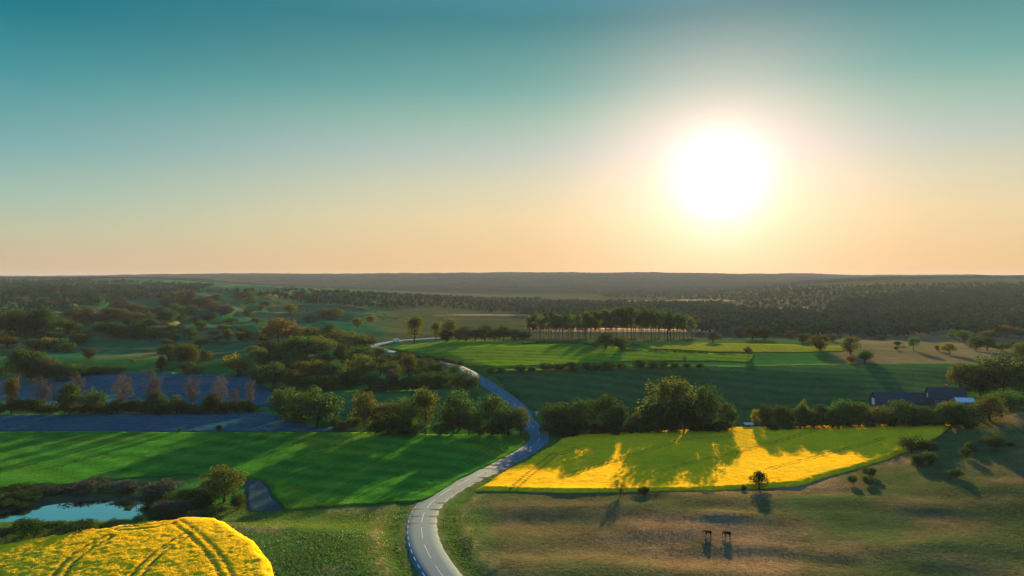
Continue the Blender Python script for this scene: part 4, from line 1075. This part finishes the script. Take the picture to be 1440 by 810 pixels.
# road sign and marker posts at the bend
x, y = at(755, 588)
sg = tag(empty('road_sign', (x, y, float(H(x, y))), R(-4)), 'grey road sign seen from behind where the road bends', 'sign')
b = MB(); b.box((-.65, -.02, 1.2), (.65, .02, 3.1)); b.build('panel', M['metal'], sg)
for s in (-1, 1):
    b = MB(); b.tube([(s * .4, .06, -.3), (s * .4, .06, 3.0)], [.04, .04], 8); b.build('post', M['metal'], sg)
for i, (dx, lab) in enumerate(((743, 'white marker post at the inner kerb of the bend'), (752.5, 'white marker post below the grey road sign'))):
    x, y = at(dx, 602 if i == 0 else 596)
    mk = tag(empty('marker_post', (x, y, float(H(x, y)))), lab, 'post', 'marker posts at the road bend')
    b = MB(); b.box((-.09, -.06, -.2), (.09, .06, 1.05)); b.build('post', M['white'], mk)
    b = MB(); b.box((-.094, -.064, .72), (.094, .064, .88)); b.build('reflector', M['roof_dark'], mk)

# ---------------------------------------------------------------- grazing horses
def horse(x, y, rz, label, head_down, sc=1.0):
    """one continuous body grown from a skeleton of joints"""
    J = {}; E = []
    V = [(-.66, 0, 1.12), (-.2, 0, 1.05), (.35, 0, 1.05), (.70, 0, 1.15)]; Rr = [.42, .46, .45, .38]
    E = [(0, 1), (1, 2), (2, 3)]
    def add(p, r, par): V.append(p); Rr.append(r); E.append((par, len(V) - 1)); return len(V) - 1
    if head_down: nk = [(1.0, 0, 1.05, .19), (1.24, 0, .80, .15), (1.36, 0, .52, .13), (1.38, 0, .32, .10), (1.36, 0, .12, .07)]
    else: nk = [(1.0, 0, 1.2, .2), (1.28, 0, 1.15, .16), (1.5, 0, 1.05, .13), (1.66, 0, .86, .11), (1.75, 0, .72, .08)]
    p = 3
    for q in nk: p = add(q[:3], q[3], p)
    hd = p - 2
    for s in (-1, 1):
        a = add((.62, s * .16, .88), .24, 3); a = add((.64, s * .17, .64), .19, a); a = add((.66, s * .17, .45), .14, a); a = add((.62, s * .17, .12), .11, a); add((.67, s * .17, .02), .12, a)
        a = add((-.62, s * .17, .9), .3, 0); a = add((-.5, s * .18, .72), .22, a); a = add((-.74, s * .18, .52), .15, a); a = add((-.7, s * .18, .14), .11, a); add((-.64, s * .18, .02), .12, a)
        add((V[hd][0] - .05, s * .09, V[hd][2] + .2), .03, hd)
    a = add((-.9, 0, 1.3), .06, 0); a = add((-1.0, 0, 1.0), .07, a); add((-1.0, 0, .62), .04, a)
    me = bpy.data.meshes.new('horse'); me.from_pydata([tuple(np.array(v) * sc) for v in V], E, []); me.update()
    o = link('horse', me, M['coat'])
    o.location = (x, y, float(H(x, y)) - .02); o.rotation_euler = (0, 0, rz)
    sk = o.modifiers.new('skin', 'SKIN')
    for i, d in enumerate(me.skin_vertices[0].data): d.radius = (Rr[i] * sc, Rr[i] * sc); d.use_root = (i == 1)
    sb = o.modifiers.new('smooth', 'SUBSURF'); sb.levels = 1; sb.render_levels = 2
    return tag(o, label, 'horse', 'horses grazing on the pasture')
M['coat'] = plain('dark_coat', (0.018, 0.014, 0.011), 0.95, 0.05)
x, y = at(996, 752.5); horse(x, y, R(150), 'dark horse standing side-on with its head half lowered', False, 0.74)
x, y = at(1023, 754.5); horse(x, y, R(145), 'dark horse grazing with its muzzle down in the grass', True, 0.82)

# bird over the ridge
bz = 62.0; by_ = 420.0; bx_ = (1114 - 720) / F * by_
bd = MB(); bd.tube([(-.32, 0, 0), (-.15, 0, .02), (.1, 0, .02), (.25, 0, .05), (.36, 0, .04)], [.03, .08, .09, .06, .01], 8)
for s in (-1, 1):
    bd.hexa([(-.12, s * .05, .02), (.12, s * .05, .02), (.1, s * .4, .14), (-.1, s * .4, .14), (-.12, s * .05, .05), (.12, s * .05, .05), (.1, s * .4, .16), (-.1, s * .4, .16)])
    bd.hexa([(-.1, s * .4, .14), (.1, s * .4, .14), (-.05, s * .8, .06), (-.12, s * .8, .06), (-.1, s * .4, .16), (.1, s * .4, .16), (-.05, s * .8, .075), (-.12, s * .8, .075)])
bo = bd.build('bird', M['coat']); bo.location = (bx_, by_, CAM_Z + (HY - 376.5) / F * by_); bo.rotation_euler = (0, 0, R(70))
tag(bo, 'tiny dark bird in the sky just above the ridge', 'bird')

# ---------------------------------------------------------------- haze
zmin = float(Z1.min()) - 1.0; zmax = max(float(Z1.max()), float(Zc.max())) + 8
b = MB(); b.box((-9600, -400, zmin), (9600, 9300, zmax))
hm, t = newmat('haze')
pv = t.n('ShaderNodeVolumePrincipled'); pv.inputs['Color'].default_value = (0.31, 0.38, 0.57, 1)
pv.inputs['Density'].default_value = 0.000055; pv.inputs['Anisotropy'].default_value = 0.12
o = t.n('ShaderNodeOutputMaterial'); t.l(pv.outputs[0], o.inputs['Volume'])
hz = b.build('haze', hm); tag(hz, kind='stuff')

# ---------------------------------------------------------------- camera and render settings
cam = bpy.data.cameras.new('camera'); co = bpy.data.objects.new('camera', cam); COL.objects.link(co)
co.location = (0, 0, CAM_Z); co.rotation_euler = (math.pi / 2, 0, 0)
cam.lens = 25.0; cam.sensor_width = 36.0; cam.shift_y = -(405 - HY) / 1440.0
cam.clip_start = 1.0; cam.clip_end = 30000
S.camera = co
S.view_settings.view_transform = 'Standard'; S.view_settings.look = 'None'
S.view_settings.exposure = EXPO; S.view_settings.gamma = 1.0; S.view_settings.use_curve_mapping = False
cy_ = S.cycles
cy_.use_denoising = True
cy_.max_bounces = 6; cy_.diffuse_bounces = 2; cy_.glossy_bounces = 2; cy_.transmission_bounces = 4; cy_.volume_bounces = 0; cy_.transparent_max_bounces = 8
import collections
print(collections.Counter(o.name.split('.')[0] for o in bpy.data.objects if o.parent is None).most_common(12))
print('TREES', N_TREES, 'OBJ', len(bpy.data.objects))
